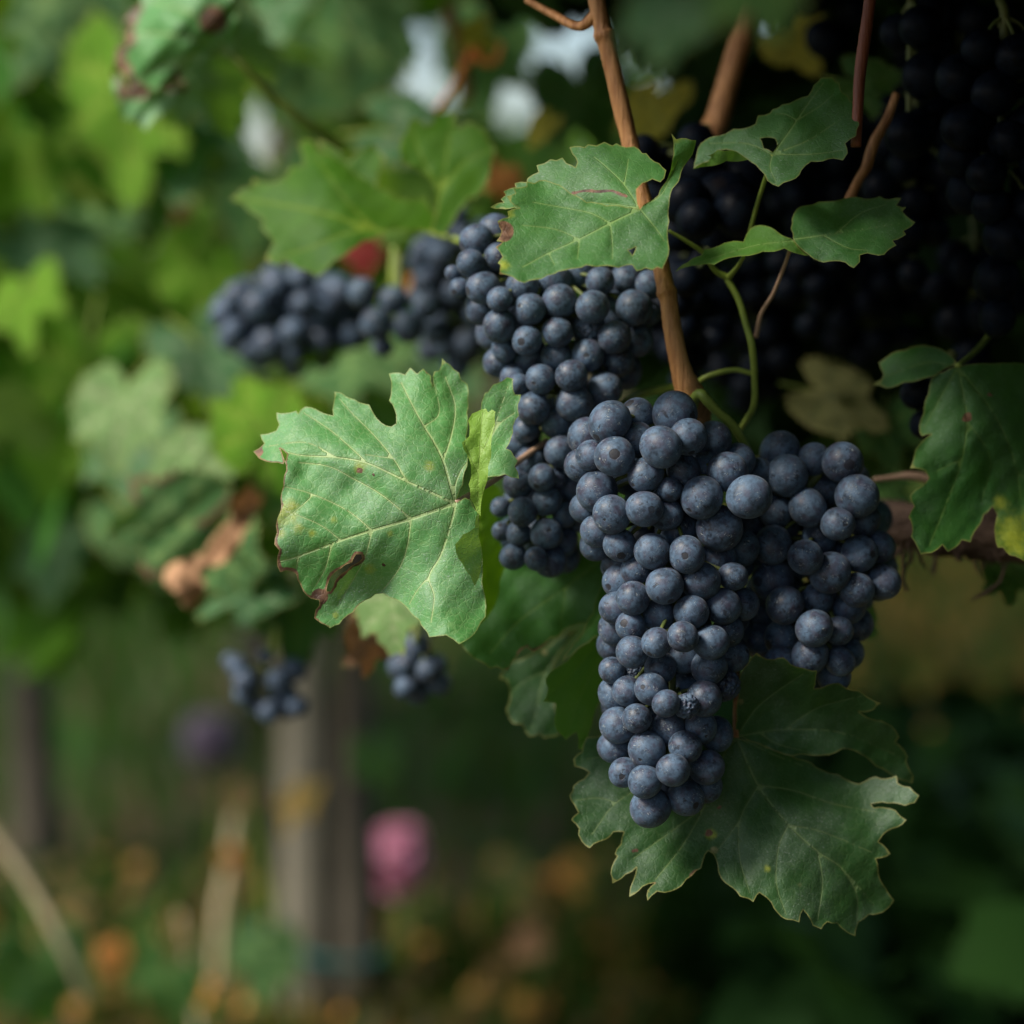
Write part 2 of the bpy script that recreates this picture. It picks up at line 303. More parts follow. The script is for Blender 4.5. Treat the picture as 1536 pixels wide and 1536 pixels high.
def hero_leaf(name, label, J, d0, pieces, mat, veins=(), step=5.0, brown=(), yellow=(), quilt=0.9, wave=0.6, petiole=None, pmat='stem', cat='leaf', group=None, cracks=()):
    """pieces: dict(out, ctrl=[(x,y,mm)], holes, under, veins) -- blade pieces of one leaf, joined in one mesh"""
    rr = np.random.RandomState(abs(hash(name)) % 1000 if False else len(label)*7+int(J[0])); Jw = P(J[0], J[1], d0)
    root = empty(name, Jw); tag(root, label, cat, group)
    AV, AF = [], []; at = {k: [] for k in ('vein', 'edge', 'brn', 'ylw', 'under')}; off = 0
    for pc in pieces:
        out = rough_outline(pc['out'], rr); holes = [rough_outline(h, rr, 0.5, 4) for h in pc.get('holes', ())]
        dep = tps(pc['ctrl']); vs = [v for v in list(veins)+list(pc.get('veins', ()))]
        cur = []
        for v in vs:
            w0, w1 = v[0]; q = crom(v[1], 10); cur.append((np.array(q), w0, w1))
        lo, hi = out.min(0), out.max(0)
        gx, gy = np.meshgrid(np.arange(lo[0], hi[0], step), np.arange(lo[1], hi[1], step)); g = np.stack([gx.ravel(), gy.ravel()], 1)
        g = g+rr.uniform(-0.3, 0.3, g.shape)*step; g = g[inside(g, out)]; g = g[polydist(g, out) > step*0.45]
        for q, _, _ in cur:
            if len(g): g = g[polydist(g, q, False) > step*0.4]
        coords = [Vector(p) for p in out]; edges = [(i, (i+1) % len(out)) for i in range(len(out))]
        for h in holes:
            o = len(coords); coords += [Vector(p) for p in h]; edges += [(o+i, o+(i+1) % len(h)) for i in range(len(h))]
        for q, _, _ in cur:
            k = q[inside(q, out)]
            coords += [Vector(p) for p in k]
        for cr in cracks:
            q = np.array(crom(cr, 8)); q = q[inside(q, out)]; coords += [Vector(p) for p in q]
        coords += [Vector(p) for p in g]
        vo, _, fo, *_ = delaunay_2d_cdt(coords, edges, [], 0, 0.05)
        V2 = np.array([tuple(v) for v in vo]); F = np.array([f for f in fo if len(f) == 3])
        cen = V2[F].mean(1); ok = inside(cen, out)
        for h in holes: ok &= ~inside(cen, h)
        F = F[ok]
        used = np.unique(F); mp = -np.ones(len(V2), int); mp[used] = np.arange(len(used)); V2 = V2[used]; F = mp[F]
        vd = np.full(len(V2), 50.0); vraw = np.full(len(V2), 80.0)
        for q, w0, w1 in cur:
            for i in range(len(q)-1):
                dd, t = segdist(V2, q[i], q[i+1]); ww = w0+(w1-w0)*(i+t)/(len(q)-1); vd = np.minimum(vd, dd/ww); vraw = np.minimum(vraw, dd*(1+0.6*(w0 < 1.6)))
        ed = polydist(V2, out)
        for h in holes: ed = np.minimum(ed, polydist(V2, h))
        mm = dep(V2)+wave*vwave(V2[:, 0], V2[:, 1], len(label)*1.3)-quilt*(1-np.exp(-vraw/9.0))
        mm = mm+0.5*np.exp(-ed/5)*np.sin(V2[:, 0]/5.1+V2[:, 1]/6.3)*wave*2
        br = np.zeros(len(V2)); yl = np.zeros(len(V2))
        for x, y, r, m in brown:                 # m: how far the browning reaches in from the edge
            dd = np.hypot(V2[:, 0]-x, V2[:, 1]-y); br = np.maximum(br, np.clip(1.6-dd/r*1.1, 0, 1)*(np.clip(1.25-ed/m, 0, 1) if m else 1))
        for cr in cracks:
            dd = polydist(V2, cr, False); br = np.maximum(br, np.clip(0.9-dd/5, 0, 1)*(dd < 4))
        for x, y, r in yellow:
            yl = np.maximum(yl, np.clip(1.25-np.hypot(V2[:, 0]-x, V2[:, 1]-y)/r, 0, 1))
        W = Pn(V2, d0+mm/1000)-np.array(Jw)[None]
        # faces wind towards the camera
        a, b, c = V2[F[:, 0]], V2[F[:, 1]], V2[F[:, 2]]; s = (b[:, 0]-a[:, 0])*(c[:, 1]-a[:, 1])-(b[:, 1]-a[:, 1])*(c[:, 0]-a[:, 0])
        F = np.where((s > 0)[:, None], F[:, ::-1], F)
        AV.append(W); AF.append(F+off); off += len(W)
        for k, q in zip(at, (vd, ed, br, yl, np.full(len(W), pc.get('under', 0.0)))): at[k].append(q)
    me = mk(name+'_blade', np.vstack(AV), np.vstack(AF), M[mat], {k: np.concatenate(q) for k, q in at.items()})
    link('blade', me, root)
    if petiole:
        v, f = px_tube(petiole, seg=10, n=8); v = [Vector(q)-Jw for q in v]; link('stalk', mk(name+'_stalk', v, f, M[pmat]), root)
    return root

def z1(p): return zm(p, 640, 140, 3.339)
def z2(p): return zm(p, 380, 520, 3.338)
def z3(p): return zm(p, 840, 560, 2.954)
def z4(p): return zm(p, 840, 960, 2.743)
def z5(p): return zm(p, 700, 560, 3.491)
def z6(p): return zm(p, 980, 0, 2.743)
def z7(p): return zm(p, 1036, 460, 3.072)
def z8(p): return zm(p, 0, 0, 2.021)
def z9(p): return zm(p, 660, 820, 3.491)
def zv(z, w, pts): return (w, z(pts))

# --- big pale leaf, left of the bunches
L1 = [(1135,830),(1130,900),(1140,1000),(1145,1180),(1165,1350),(1140,1380),(1120,1420),(1060,1475),(1030,1490),(1000,1465),(965,1445),(920,1450),(880,1455),(870,1430),(830,1370),(770,1310),(710,1265),(650,1235),(610,1240),(560,1270),(500,1330),(430,1390),(385,1410),(340,1385),(305,1360),(310,1320),(330,1295),(330,1270),(290,1262),(250,1225),(235,1190),(215,1140),(195,1125),(165,1120),(135,1130),(120,1100),(130,1020),(105,990),(118,930),(120,860),(140,790),(150,700),(165,620),(150,550),(135,508),(170,540),(150,588),(90,580),(30,560),(0,525),(55,485),(35,440),(75,435),(115,420),(130,390),(115,330),(215,320),(225,335),(260,300),(310,310),(400,345),(400,290),(405,225),(440,230),(510,265),(580,290),(600,330),(640,380),(690,400),(715,385),(715,340),(680,270),(690,210),(678,135),(730,130),(760,140),(785,105),(820,135),(850,110),(890,145),(900,200),(905,125),(930,120),(945,58),(985,90),(1030,130),(1040,165),(1070,185),(1075,260),(1070,330),(1065,450),(1075,560),(1070,600),(1050,690),(1025,745),(1010,780),(1060,755),(1090,770),(1115,820)]
J1 = z2([(1010,785)])[0]
hero_leaf('vine_leaf', 'large pale green vine leaf with torn brown edge and a slit, left of the bunches', J1, 0.787, [
 dict(out=z2(L1), holes=[z2([(540,1040),(515,1040),(495,1080),(440,1110),(390,1150),(368,1225),(385,1225),(410,1170),(470,1120),(505,1090),(545,1060)])],
  ctrl=z2([(1010,785,0),(790,862,-1),(595,920,-3),(440,970,-2),(135,1075,0),(0,520,22),(120,420,20),(165,600,6),(250,640,8),(400,320,19),(600,450,11),(800,300,13),(945,58,24),(1065,260,22),(690,140,24),(770,675,-1),(575,585,2),(420,555,5),(500,700,5),(300,800,1),(900,600,3),(1030,1490,-14),(900,1250,-7),(1150,1300,-2),(1135,900,3),(430,1390,6),(650,1230,10),(330,1270,5),(560,1100,2),(200,1120,3)])),
 dict(out=z2([(1095,335),(1120,325),(1165,310),(1175,330),(1195,315),(1212,325),(1210,390),(1190,500),(1175,600),(1155,720),(1140,850),(1120,830),(1085,760),(1078,690),(1090,620),(1070,540),(1045,480),(1080,450),(1075,370)]), under=1.0, veins=[zv(z2, (1.0,.5), [(1125,820),(1130,600),(1140,420),(1150,330)]), zv(z2, (.8,.4), [(1132,560),(1170,480),(1200,400)]), zv(z2, (.8,.4), [(1128,640),(1090,560),(1055,480)])],
  ctrl=z2([(1095,335,0),(1210,330,-2),(1085,700,-3),(1155,720,-4),(1045,480,-6),(1130,500,-3),(1190,500,-6),(1120,830,0)])),
 dict(out=z2([(1140,330),(1160,230),(1175,225),(1200,190),(1270,152),(1300,160),(1310,240),(1340,240),(1325,290),(1330,345),(1300,400),(1290,460),(1265,510),(1290,520),(1325,570),(1310,600),(1330,660),(1290,655),(1260,640),(1200,650),(1165,655),(1150,600),(1120,500)]),
  veins=[zv(z2, (1.6,.7), [(1150,600),(1200,420),(1280,180)]), zv(z2, (1,.6), [(1190,450),(1240,380),(1310,330)])],
  ctrl=z2([(1140,330,12),(1270,152,20),(1330,345,16),(1200,500,9),(1325,650,3),(1165,655,6)])),
 dict(out=z2([(1125,830),(1130,900),(1142,1000),(1142,1080),(1110,1200),(1090,1150),(1050,1090),(1015,1030),(1010,990),(1050,940),(1110,905)]), under=0.25,
  ctrl=z2([(1125,830,1),(1142,1000,2),(1110,1200,-6),(1010,1000,-9),(1050,940,-7)])),
 ], 'hero', veins=[
  zv(z2, (2.7,1.0), [(1010,785),(790,862),(595,920),(440,970),(225,1050),(135,1075)]), zv(z2, (2.1,.8), [(1010,785),(770,675),(575,585),(420,555),(250,545),(170,530)]),
  zv(z2, (2.1,.8), [(1010,785),(985,690),(950,570),(900,470),(855,400),(800,300),(740,180)]), zv(z2, (1.4,.7), [(950,570),(990,450),(1010,300),(960,150)]),
  zv(z2, (1.6,.7), [(1010,785),(1010,700),(1040,620),(1070,580)]), zv(z2, (2.0,.7), [(1010,785),(1000,850),(940,1040),(880,1150),(905,1250),(890,1380)]),
  zv(z2, (1.3,.6), [(790,862),(640,740),(500,660),(380,600),(230,580)]), zv(z2, (1.1,.5), [(595,920),(470,820),(300,740),(160,700)]), zv(z2, (1.0,.5), [(440,970),(330,890),(160,820)]),
  zv(z2, (1.2,.5), [(790,862),(770,1000),(730,1110),(640,1230)]), zv(z2, (1.1,.5), [(595,920),(560,1050),(510,1150),(420,1300)]), zv(z2, (1.0,.5), [(390,1000),(360,1110),(310,1200)]), zv(z2, (.8,.5), [(225,1050),(215,1120)]),
  zv(z2, (1.1,.5), [(770,675),(700,560),(600,440),(500,340),(430,260)]), zv(z2, (1.0,.5), [(575,585),(400,430),(250,330)]), zv(z2, (.8,.5), [(420,555),(260,480),(60,500)]),
  zv(z2, (.8,.5), [(880,1150),(820,1220),(780,1290)]), zv(z2, (.8,.4), [(300,740),(250,790),(160,860)]), zv(z2, (.7,.4), [(700,560),(560,540)]), zv(z2, (.7,.4), [(855,400),(930,330),(900,160)])],
 step=4.5, quilt=0.75, wave=0.45,
 brown=[(417,820,22,6),(414,800,22,5),(430,857,26,7),(424,700,45,2.5),(490,900,40,5),(380+330/3.338,520+1250/3.338,13,0),(500,870,60,3),(540,828,30,6),(505,868,22,6),(540,706,5,0),(560,712,3,0),(386,676,9,0),(596,930,20,2.5),(575,847,3,0),(600,571,8,2.5),(413,755,16,4),(640,556,4,3)],
 yellow=[(447,793,14),(440,760,16),(421,800,12),(555,853,12),(503,922,8),(644,700,12),(500,780,9),(470,800,9),(425,770,30),(540,700,14),(690,640,60*0),(585,800,8)],
 petiole=[(683,755,.788,5),(712,738,.80,4.5),(745,718,.815,4.5),(780,690,.83,5),(820,662,.845,5)], pmat='stempink')

# --- leaf over the second bunch
hero_leaf('vine_leaf', 'green vine leaf with a thin dark crack, over the tall bunch', z1([(1068,580)])[0], 0.775, [
 dict(out=z1([(1068,580),(1050,500),(1050,480),(1080,450),(1130,430),(1170,445),(1190,425),(1200,385),(1165,350),(1120,325),(1100,300),(1080,300),(1040,265),(1000,270),(950,250),(930,262),(890,243),(850,262),(810,255),(790,270),(715,270),(730,305),(755,345),(745,370),(700,350),(680,322),(650,335),(620,330),(590,350),(550,360),(560,395),(505,425),(500,445),(440,450),(445,470),(385,490),(395,510),(370,530),(385,545),(318,570),(370,578),(440,572),(520,600),(700,620),(900,610)]),
  ctrl=z1([(1068,580,0),(900,610,6),(700,620,12),(318,570,20),(550,360,26),(800,255,28),(900,380,14),(1000,270,26),(1200,385,14),(1050,480,4),(700,480,15),(500,500,21)])),
 dict(out=z1([(565,435),(640,450),(720,500),(800,545),(900,562),(1000,570),(1068,580),(1110,545),(1160,510),(1200,440),(1230,330),(1235,280),(1225,200),(1250,230),(1300,225),(1350,235),(1340,280),(1300,350),(1270,420),(1230,480),(1215,560),(1215,640),(1215,780),(1200,840),(1180,880),(1155,870),(1130,885),(1095,875),(1050,890),(1030,860),(960,875),(880,865),(800,860),(720,880),(685,888),(640,905),(575,930),(490,950),(430,920),(365,905),(370,860),(355,850),(380,820),(345,770),(380,745),(350,740),(375,690),(355,640),(410,620),(405,590),(465,575),(420,545),(400,515),(445,500),(430,470),(500,465),(500,440),(540,450)]),
  holes=[z1([(1008,785),(1048,768),(1030,812)])],
  ctrl=z1([(1068,580,0),(565,435,13),(720,500,8),(900,562,1),(920,650,-3),(765,730,-6),(610,800,-8),(365,905,-14),(640,905,-16),(880,865,-15),(1130,885,-16),(1215,780,-10),(1215,560,-1),(1235,280,9),(1350,235,16),(1300,350,12),(400,560,2),(355,740,-5),(1000,750,-7)])),
 ], 'mid', veins=[
  zv(z1, (1.7,.7), [(1068,580),(920,650),(765,730),(610,800),(480,870)]), zv(z1, (1.1,.5), [(920,650),(820,600),(700,575),(530,545)]), zv(z1, (1.0,.5), [(920,650),(930,760),(930,830)]),
  zv(z1, (.9,.5), [(765,730),(755,830)]), zv(z1, (.9,.5), [(765,730),(640,680),(480,660)]), zv(z1, (1.2,.5), [(1068,580),(1150,680),(1190,740)]), zv(z1, (.8,.5), [(610,800),(640,860)]),
  zv(z1, (1.3,.6), [(1068,580),(990,460),(900,370),(840,320)]), zv(z1, (.8,.5), [(990,460),(1010,330)]), zv(z1, (1.1,.5), [(1060,575),(950,555),(830,548)]), zv(z1, (.9,.5), [(1090,560),(1180,500),(1260,330)])],
 step=4.5, quilt=0.9, brown=[(640+385/3.339,140+690/3.339,16,0),(743,370,6,4),(750,410,8,3)], cracks=[z1([(730,500),(790,488),(860,492),(930,488),(965,503),(1000,515)])], yellow=[(755,398,14),(1015,205,14),(765,320,12)])

# --- the two leaves right of it
hero_leaf('vine_leaf', 'dull green vine leaf with a round gap, touching the dark red cane', z6([(490,635)])[0], 0.80, [
 dict(out=z6([(165,695),(175,650),(195,590),(250,560),(330,530),(400,520),(420,510),(430,475),(480,465),(490,450),(530,430),(560,425),(590,410),(635,395),(640,390),(660,350),(690,320),(725,318),(740,320),(748,335),(765,340),(770,370),(800,395),(810,415),(845,430),(830,480),(848,510),(835,560),(790,590),(800,630),(780,660),(720,655),(650,665),(610,700),(585,735),(560,745),(515,768),(470,745),(440,700),(400,665),(380,650),(300,615),(265,620),(255,650),(225,665)]), holes=[z6([(440,570),(500,570),(510,600),(490,626),(455,610)])],
  ctrl=z6([(490,635,0),(165,695,14),(300,560,12),(420,500,10),(560,540,3),(700,320,14),(840,430,4),(830,560,-6),(780,660,-8),(650,600,-2),(515,765,-9),(400,665,3)])),
 dict(out=z6([(165,697),(225,665),(240,645),(225,640),(265,617),(320,618),(360,635),(390,657),(300,662),(220,685)]), under=0.6, ctrl=z6([(165,697,12),(265,617,2),(390,657,3),(250,680,8)]))],
 'mid', veins=[zv(z6, (1.6,.6), [(490,635),(560,540),(620,450),(700,340)]), zv(z6, (1.2,.5), [(490,635),(650,570),(840,440)]), zv(z6, (1.0,.5), [(490,635),(640,635),(780,620)]), zv(z6, (1.0,.5), [(490,635),(480,690),(505,750)]), zv(z6, (1.0,.5), [(490,635),(380,590),(230,590)]),
  zv(z6, (.8,.4), [(590,495),(680,440),(740,390)]), zv(z6, (.8,.4), [(590,495),(540,470),(500,470)])], step=4.5, quilt=0.8,
 petiole=[(1159,232,.80,3.5),(1148,268,.81,3.5),(1135,310,.83,3),(1125,350,.845,3)])
hero_leaf('vine_leaf', 'folded bright green vine leaf on thin stalks below the leaf with a round gap', z6([(575,985)])[0], 0.805, [
 dict(out=z6([(575,985),(565,940),(570,900),(590,860),(630,845),(680,830),(790,815),(870,818),(930,808),(970,820),(1020,815),(1000,845),(1040,853),(1025,870),(1078,915),(1030,950),(1040,965),(985,990),(1000,1010),(950,1048),(880,1042),(850,1050),(850,1078),(825,1103),(790,1080),(700,1080),(640,1050)]),
  ctrl=z6([(575,985,0),(590,860,12),(800,815,16),(1020,820,8),(1075,915,-2),(950,1045,-12),(825,1100,-14),(700,1075,-8),(750,950,-1)]),
  veins=[zv(z6, (1.3,.5), [(575,985),(750,960),(1040,915)]), zv(z6, (.8,.4), [(750,960),(850,880),(960,840)]), zv(z6, (.8,.4), [(700,970),(800,1020),(880,1030)])]),
 dict(out=z6([(90,1118),(140,1080),(200,1050),(210,1025),(290,1000),(370,995),(385,960),(400,940),(440,926),(500,945),(570,982),(640,1053),(540,1022),(450,1035),(350,1055),(250,1090),(180,1092)]), under=0.35,
  ctrl=z6([(90,1118,6),(290,1000,6),(440,928,10),(570,985,0),(640,1050,0),(450,1035,-6),(250,1085,-4)]), veins=[zv(z6, (1.0,.5), [(575,990),(420,1010),(250,1060),(150,1095)])])],
 'mid', step=4.5, quilt=0.6, petiole=[(1189,362,.805,3),(1178,395,.815,3),(1160,440,.825,3),(1142,470,.83,3.5),(1134,506,.835,4)], pmat='stempink')

# --- large leaf under the bunches
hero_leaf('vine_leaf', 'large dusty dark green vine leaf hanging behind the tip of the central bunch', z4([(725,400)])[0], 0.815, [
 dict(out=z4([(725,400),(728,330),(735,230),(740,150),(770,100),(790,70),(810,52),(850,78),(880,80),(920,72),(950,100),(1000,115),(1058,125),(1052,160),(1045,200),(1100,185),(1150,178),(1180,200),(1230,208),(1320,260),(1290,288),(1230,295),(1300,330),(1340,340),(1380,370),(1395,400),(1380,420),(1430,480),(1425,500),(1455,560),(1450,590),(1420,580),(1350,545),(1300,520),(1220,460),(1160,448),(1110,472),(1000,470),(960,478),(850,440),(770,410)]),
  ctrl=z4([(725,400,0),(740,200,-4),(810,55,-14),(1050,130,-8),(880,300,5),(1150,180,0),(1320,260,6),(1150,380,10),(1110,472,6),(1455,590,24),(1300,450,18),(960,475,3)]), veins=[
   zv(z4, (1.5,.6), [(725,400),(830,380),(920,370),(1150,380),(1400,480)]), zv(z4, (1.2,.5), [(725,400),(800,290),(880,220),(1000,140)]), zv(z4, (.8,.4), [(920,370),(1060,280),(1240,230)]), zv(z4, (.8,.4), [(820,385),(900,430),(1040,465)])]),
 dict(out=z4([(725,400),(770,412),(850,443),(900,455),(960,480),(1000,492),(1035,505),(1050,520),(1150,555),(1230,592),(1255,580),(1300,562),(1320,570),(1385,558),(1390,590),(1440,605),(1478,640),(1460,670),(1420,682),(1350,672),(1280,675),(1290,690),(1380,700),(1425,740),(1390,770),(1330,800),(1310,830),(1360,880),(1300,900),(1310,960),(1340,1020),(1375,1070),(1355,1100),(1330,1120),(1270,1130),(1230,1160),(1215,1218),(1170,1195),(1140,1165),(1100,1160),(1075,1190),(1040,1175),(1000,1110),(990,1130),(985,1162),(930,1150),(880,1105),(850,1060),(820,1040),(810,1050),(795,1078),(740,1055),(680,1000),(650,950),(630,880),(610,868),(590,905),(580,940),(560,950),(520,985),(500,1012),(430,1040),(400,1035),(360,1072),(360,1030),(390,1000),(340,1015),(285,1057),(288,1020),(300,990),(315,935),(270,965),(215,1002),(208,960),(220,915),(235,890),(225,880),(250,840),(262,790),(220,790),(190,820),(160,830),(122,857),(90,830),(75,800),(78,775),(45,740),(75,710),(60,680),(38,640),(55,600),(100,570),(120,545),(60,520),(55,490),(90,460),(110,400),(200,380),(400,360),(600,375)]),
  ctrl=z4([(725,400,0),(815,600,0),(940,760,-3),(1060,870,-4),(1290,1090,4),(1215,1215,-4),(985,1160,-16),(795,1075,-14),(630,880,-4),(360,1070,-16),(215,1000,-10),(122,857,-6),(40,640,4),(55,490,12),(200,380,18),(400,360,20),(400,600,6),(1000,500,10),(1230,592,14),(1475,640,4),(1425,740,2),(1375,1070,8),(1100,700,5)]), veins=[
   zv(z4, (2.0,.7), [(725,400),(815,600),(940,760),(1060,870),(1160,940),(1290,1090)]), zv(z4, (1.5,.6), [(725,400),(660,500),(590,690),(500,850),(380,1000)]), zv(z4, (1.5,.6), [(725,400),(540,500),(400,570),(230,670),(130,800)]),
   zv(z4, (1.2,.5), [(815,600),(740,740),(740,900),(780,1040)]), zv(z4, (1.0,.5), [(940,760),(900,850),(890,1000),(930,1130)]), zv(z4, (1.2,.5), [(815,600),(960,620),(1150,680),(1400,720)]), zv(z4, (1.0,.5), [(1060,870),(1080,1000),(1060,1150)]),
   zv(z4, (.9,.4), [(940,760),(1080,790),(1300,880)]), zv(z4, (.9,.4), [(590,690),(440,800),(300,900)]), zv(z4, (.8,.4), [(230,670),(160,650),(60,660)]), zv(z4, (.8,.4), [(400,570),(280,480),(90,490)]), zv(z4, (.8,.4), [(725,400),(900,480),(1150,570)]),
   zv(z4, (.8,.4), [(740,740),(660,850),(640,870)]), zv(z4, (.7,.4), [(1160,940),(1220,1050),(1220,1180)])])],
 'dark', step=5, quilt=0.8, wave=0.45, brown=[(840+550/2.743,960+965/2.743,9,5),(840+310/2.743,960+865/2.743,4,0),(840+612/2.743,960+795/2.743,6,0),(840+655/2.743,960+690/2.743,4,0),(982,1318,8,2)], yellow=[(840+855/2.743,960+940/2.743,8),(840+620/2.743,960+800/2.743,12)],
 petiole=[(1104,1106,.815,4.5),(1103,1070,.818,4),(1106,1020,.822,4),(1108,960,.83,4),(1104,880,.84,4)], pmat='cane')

# --- leaf at the right edge
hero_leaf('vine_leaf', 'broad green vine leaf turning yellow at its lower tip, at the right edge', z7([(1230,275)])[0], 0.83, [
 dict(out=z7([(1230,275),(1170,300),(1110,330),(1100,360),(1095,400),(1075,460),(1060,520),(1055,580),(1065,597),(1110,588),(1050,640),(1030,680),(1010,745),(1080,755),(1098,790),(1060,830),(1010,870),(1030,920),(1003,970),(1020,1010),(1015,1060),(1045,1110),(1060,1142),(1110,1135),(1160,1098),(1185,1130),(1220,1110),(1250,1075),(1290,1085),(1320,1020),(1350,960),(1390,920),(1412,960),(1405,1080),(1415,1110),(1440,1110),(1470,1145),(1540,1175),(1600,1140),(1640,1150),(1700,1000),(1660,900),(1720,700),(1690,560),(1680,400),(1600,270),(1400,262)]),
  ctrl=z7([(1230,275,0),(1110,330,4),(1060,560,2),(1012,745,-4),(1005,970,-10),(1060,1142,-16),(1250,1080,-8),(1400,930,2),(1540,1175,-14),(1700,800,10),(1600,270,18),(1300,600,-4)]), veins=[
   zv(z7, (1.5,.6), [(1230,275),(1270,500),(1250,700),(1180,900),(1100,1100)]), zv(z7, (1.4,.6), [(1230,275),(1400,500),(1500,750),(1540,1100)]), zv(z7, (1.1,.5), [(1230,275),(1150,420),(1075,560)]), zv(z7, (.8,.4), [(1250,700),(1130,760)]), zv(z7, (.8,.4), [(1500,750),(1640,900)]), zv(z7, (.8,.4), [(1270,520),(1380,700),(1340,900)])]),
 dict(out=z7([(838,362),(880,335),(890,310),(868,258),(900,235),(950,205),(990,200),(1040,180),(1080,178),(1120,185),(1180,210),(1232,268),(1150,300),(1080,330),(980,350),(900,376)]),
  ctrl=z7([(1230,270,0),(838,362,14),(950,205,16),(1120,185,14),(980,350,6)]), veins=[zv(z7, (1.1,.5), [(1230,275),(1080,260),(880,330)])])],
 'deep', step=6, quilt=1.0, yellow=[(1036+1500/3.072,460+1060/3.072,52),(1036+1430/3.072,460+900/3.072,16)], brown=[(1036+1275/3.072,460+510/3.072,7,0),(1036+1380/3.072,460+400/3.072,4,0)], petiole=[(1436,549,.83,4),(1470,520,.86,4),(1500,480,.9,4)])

# --- leaves between the big pale leaf and the central bunch
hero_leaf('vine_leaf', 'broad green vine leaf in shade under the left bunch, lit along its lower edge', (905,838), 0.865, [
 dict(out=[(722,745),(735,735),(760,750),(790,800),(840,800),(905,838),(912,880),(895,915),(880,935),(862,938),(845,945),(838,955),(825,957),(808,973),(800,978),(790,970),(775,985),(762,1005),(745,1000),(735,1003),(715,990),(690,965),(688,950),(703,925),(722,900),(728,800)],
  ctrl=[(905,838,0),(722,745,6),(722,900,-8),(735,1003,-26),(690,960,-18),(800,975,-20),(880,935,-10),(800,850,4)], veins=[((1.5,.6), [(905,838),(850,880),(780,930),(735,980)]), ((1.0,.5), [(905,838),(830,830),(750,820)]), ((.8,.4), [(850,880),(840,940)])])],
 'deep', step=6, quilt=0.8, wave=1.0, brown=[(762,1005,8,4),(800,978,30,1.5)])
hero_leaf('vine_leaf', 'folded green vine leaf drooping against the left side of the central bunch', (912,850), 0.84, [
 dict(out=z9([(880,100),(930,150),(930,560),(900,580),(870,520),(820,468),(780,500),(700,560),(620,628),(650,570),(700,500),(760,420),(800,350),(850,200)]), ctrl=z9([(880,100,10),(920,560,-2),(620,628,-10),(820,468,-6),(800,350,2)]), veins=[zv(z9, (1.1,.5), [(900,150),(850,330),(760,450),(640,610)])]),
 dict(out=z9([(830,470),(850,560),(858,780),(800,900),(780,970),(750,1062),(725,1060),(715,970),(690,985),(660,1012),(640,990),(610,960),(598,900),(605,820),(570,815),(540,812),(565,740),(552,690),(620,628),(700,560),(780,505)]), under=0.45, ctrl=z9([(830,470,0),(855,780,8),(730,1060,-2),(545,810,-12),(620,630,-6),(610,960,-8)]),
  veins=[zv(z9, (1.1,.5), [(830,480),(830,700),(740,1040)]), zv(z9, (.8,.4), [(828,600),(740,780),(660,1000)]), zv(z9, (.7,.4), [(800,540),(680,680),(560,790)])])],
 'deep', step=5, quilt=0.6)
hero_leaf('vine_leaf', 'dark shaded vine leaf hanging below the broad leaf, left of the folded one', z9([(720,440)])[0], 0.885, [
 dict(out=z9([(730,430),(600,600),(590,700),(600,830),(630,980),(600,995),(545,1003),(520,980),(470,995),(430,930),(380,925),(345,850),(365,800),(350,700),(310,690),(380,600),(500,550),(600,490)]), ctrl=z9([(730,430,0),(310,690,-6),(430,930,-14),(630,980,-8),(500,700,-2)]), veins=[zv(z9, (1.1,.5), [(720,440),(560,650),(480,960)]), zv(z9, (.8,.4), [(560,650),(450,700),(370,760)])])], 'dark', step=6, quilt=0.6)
hero_leaf('vine_leaf', 'narrow lit yellow green vine leaf edge on, right behind the big pale leaf', (735,800), 0.85, [
 dict(out=z5([(30,600),(120,560),(170,600),(190,700),(150,800),(190,960),(200,1020),(170,1150),(120,1260),(60,1320),(40,1000),(60,780)]), under=0.3, ctrl=z5([(30,600,0),(190,700,10),(60,1300,-10),(190,1000,4)]), veins=[zv(z5, (1.2,.5), [(60,760),(90,880),(120,1200)])])], 'backlit', step=6, quilt=0.4)

# --- blurred pair of leaves, upper centre left
hero_leaf('vine_leaf', 'wide yellow green vine leaf seen from below, over the blurred bunch at centre left', z8([(1310,700)])[0], 0.97, [
 dict(out=z8([(1310,712),(1240,700),(1180,700),(1140,720),(1100,730),(1060,760),(1010,790),(990,815),(960,838),(920,820),(900,815),(860,790),(840,805),(805,790),(830,740),(790,690),(800,670),(770,650),(740,620),(700,600),(730,575),(760,570),(770,540),(820,555),(870,530),(880,505),(920,500),(905,440),(925,420),(950,430),(970,460),(1010,470),(1080,530),(1150,570),(1200,600),(1290,600),(1320,650)]),
  ctrl=z8([(1310,700,0),(1180,700,-8),(960,835,-22),(700,600,10),(905,440,20),(1150,570,8),(1000,600,-6),(850,700,-6)]), veins=[zv(z8, (2.2,.9), [(1310,700),(1150,700),(1000,650),(850,620),(720,600)]), zv(z8, (1.5,.7), [(1250,705),(1080,700),(940,750),(830,780)]), zv(z8, (1.3,.6), [(1150,700),(1060,620),(960,480)])]),
 dict(out=z8([(960,425),(1000,440),(1060,490),(1130,432),(1170,480),(1140,560),(1160,590),(1080,560),(1000,480)]), ctrl=z8([(960,425,18),(1130,435,14),(1150,560,8)]))], 'backlit', step=8, quilt=0.8, petiole=z8([(1310,705,.97,4),(1380,725,.955,4),(1420,740,.94,4)]))
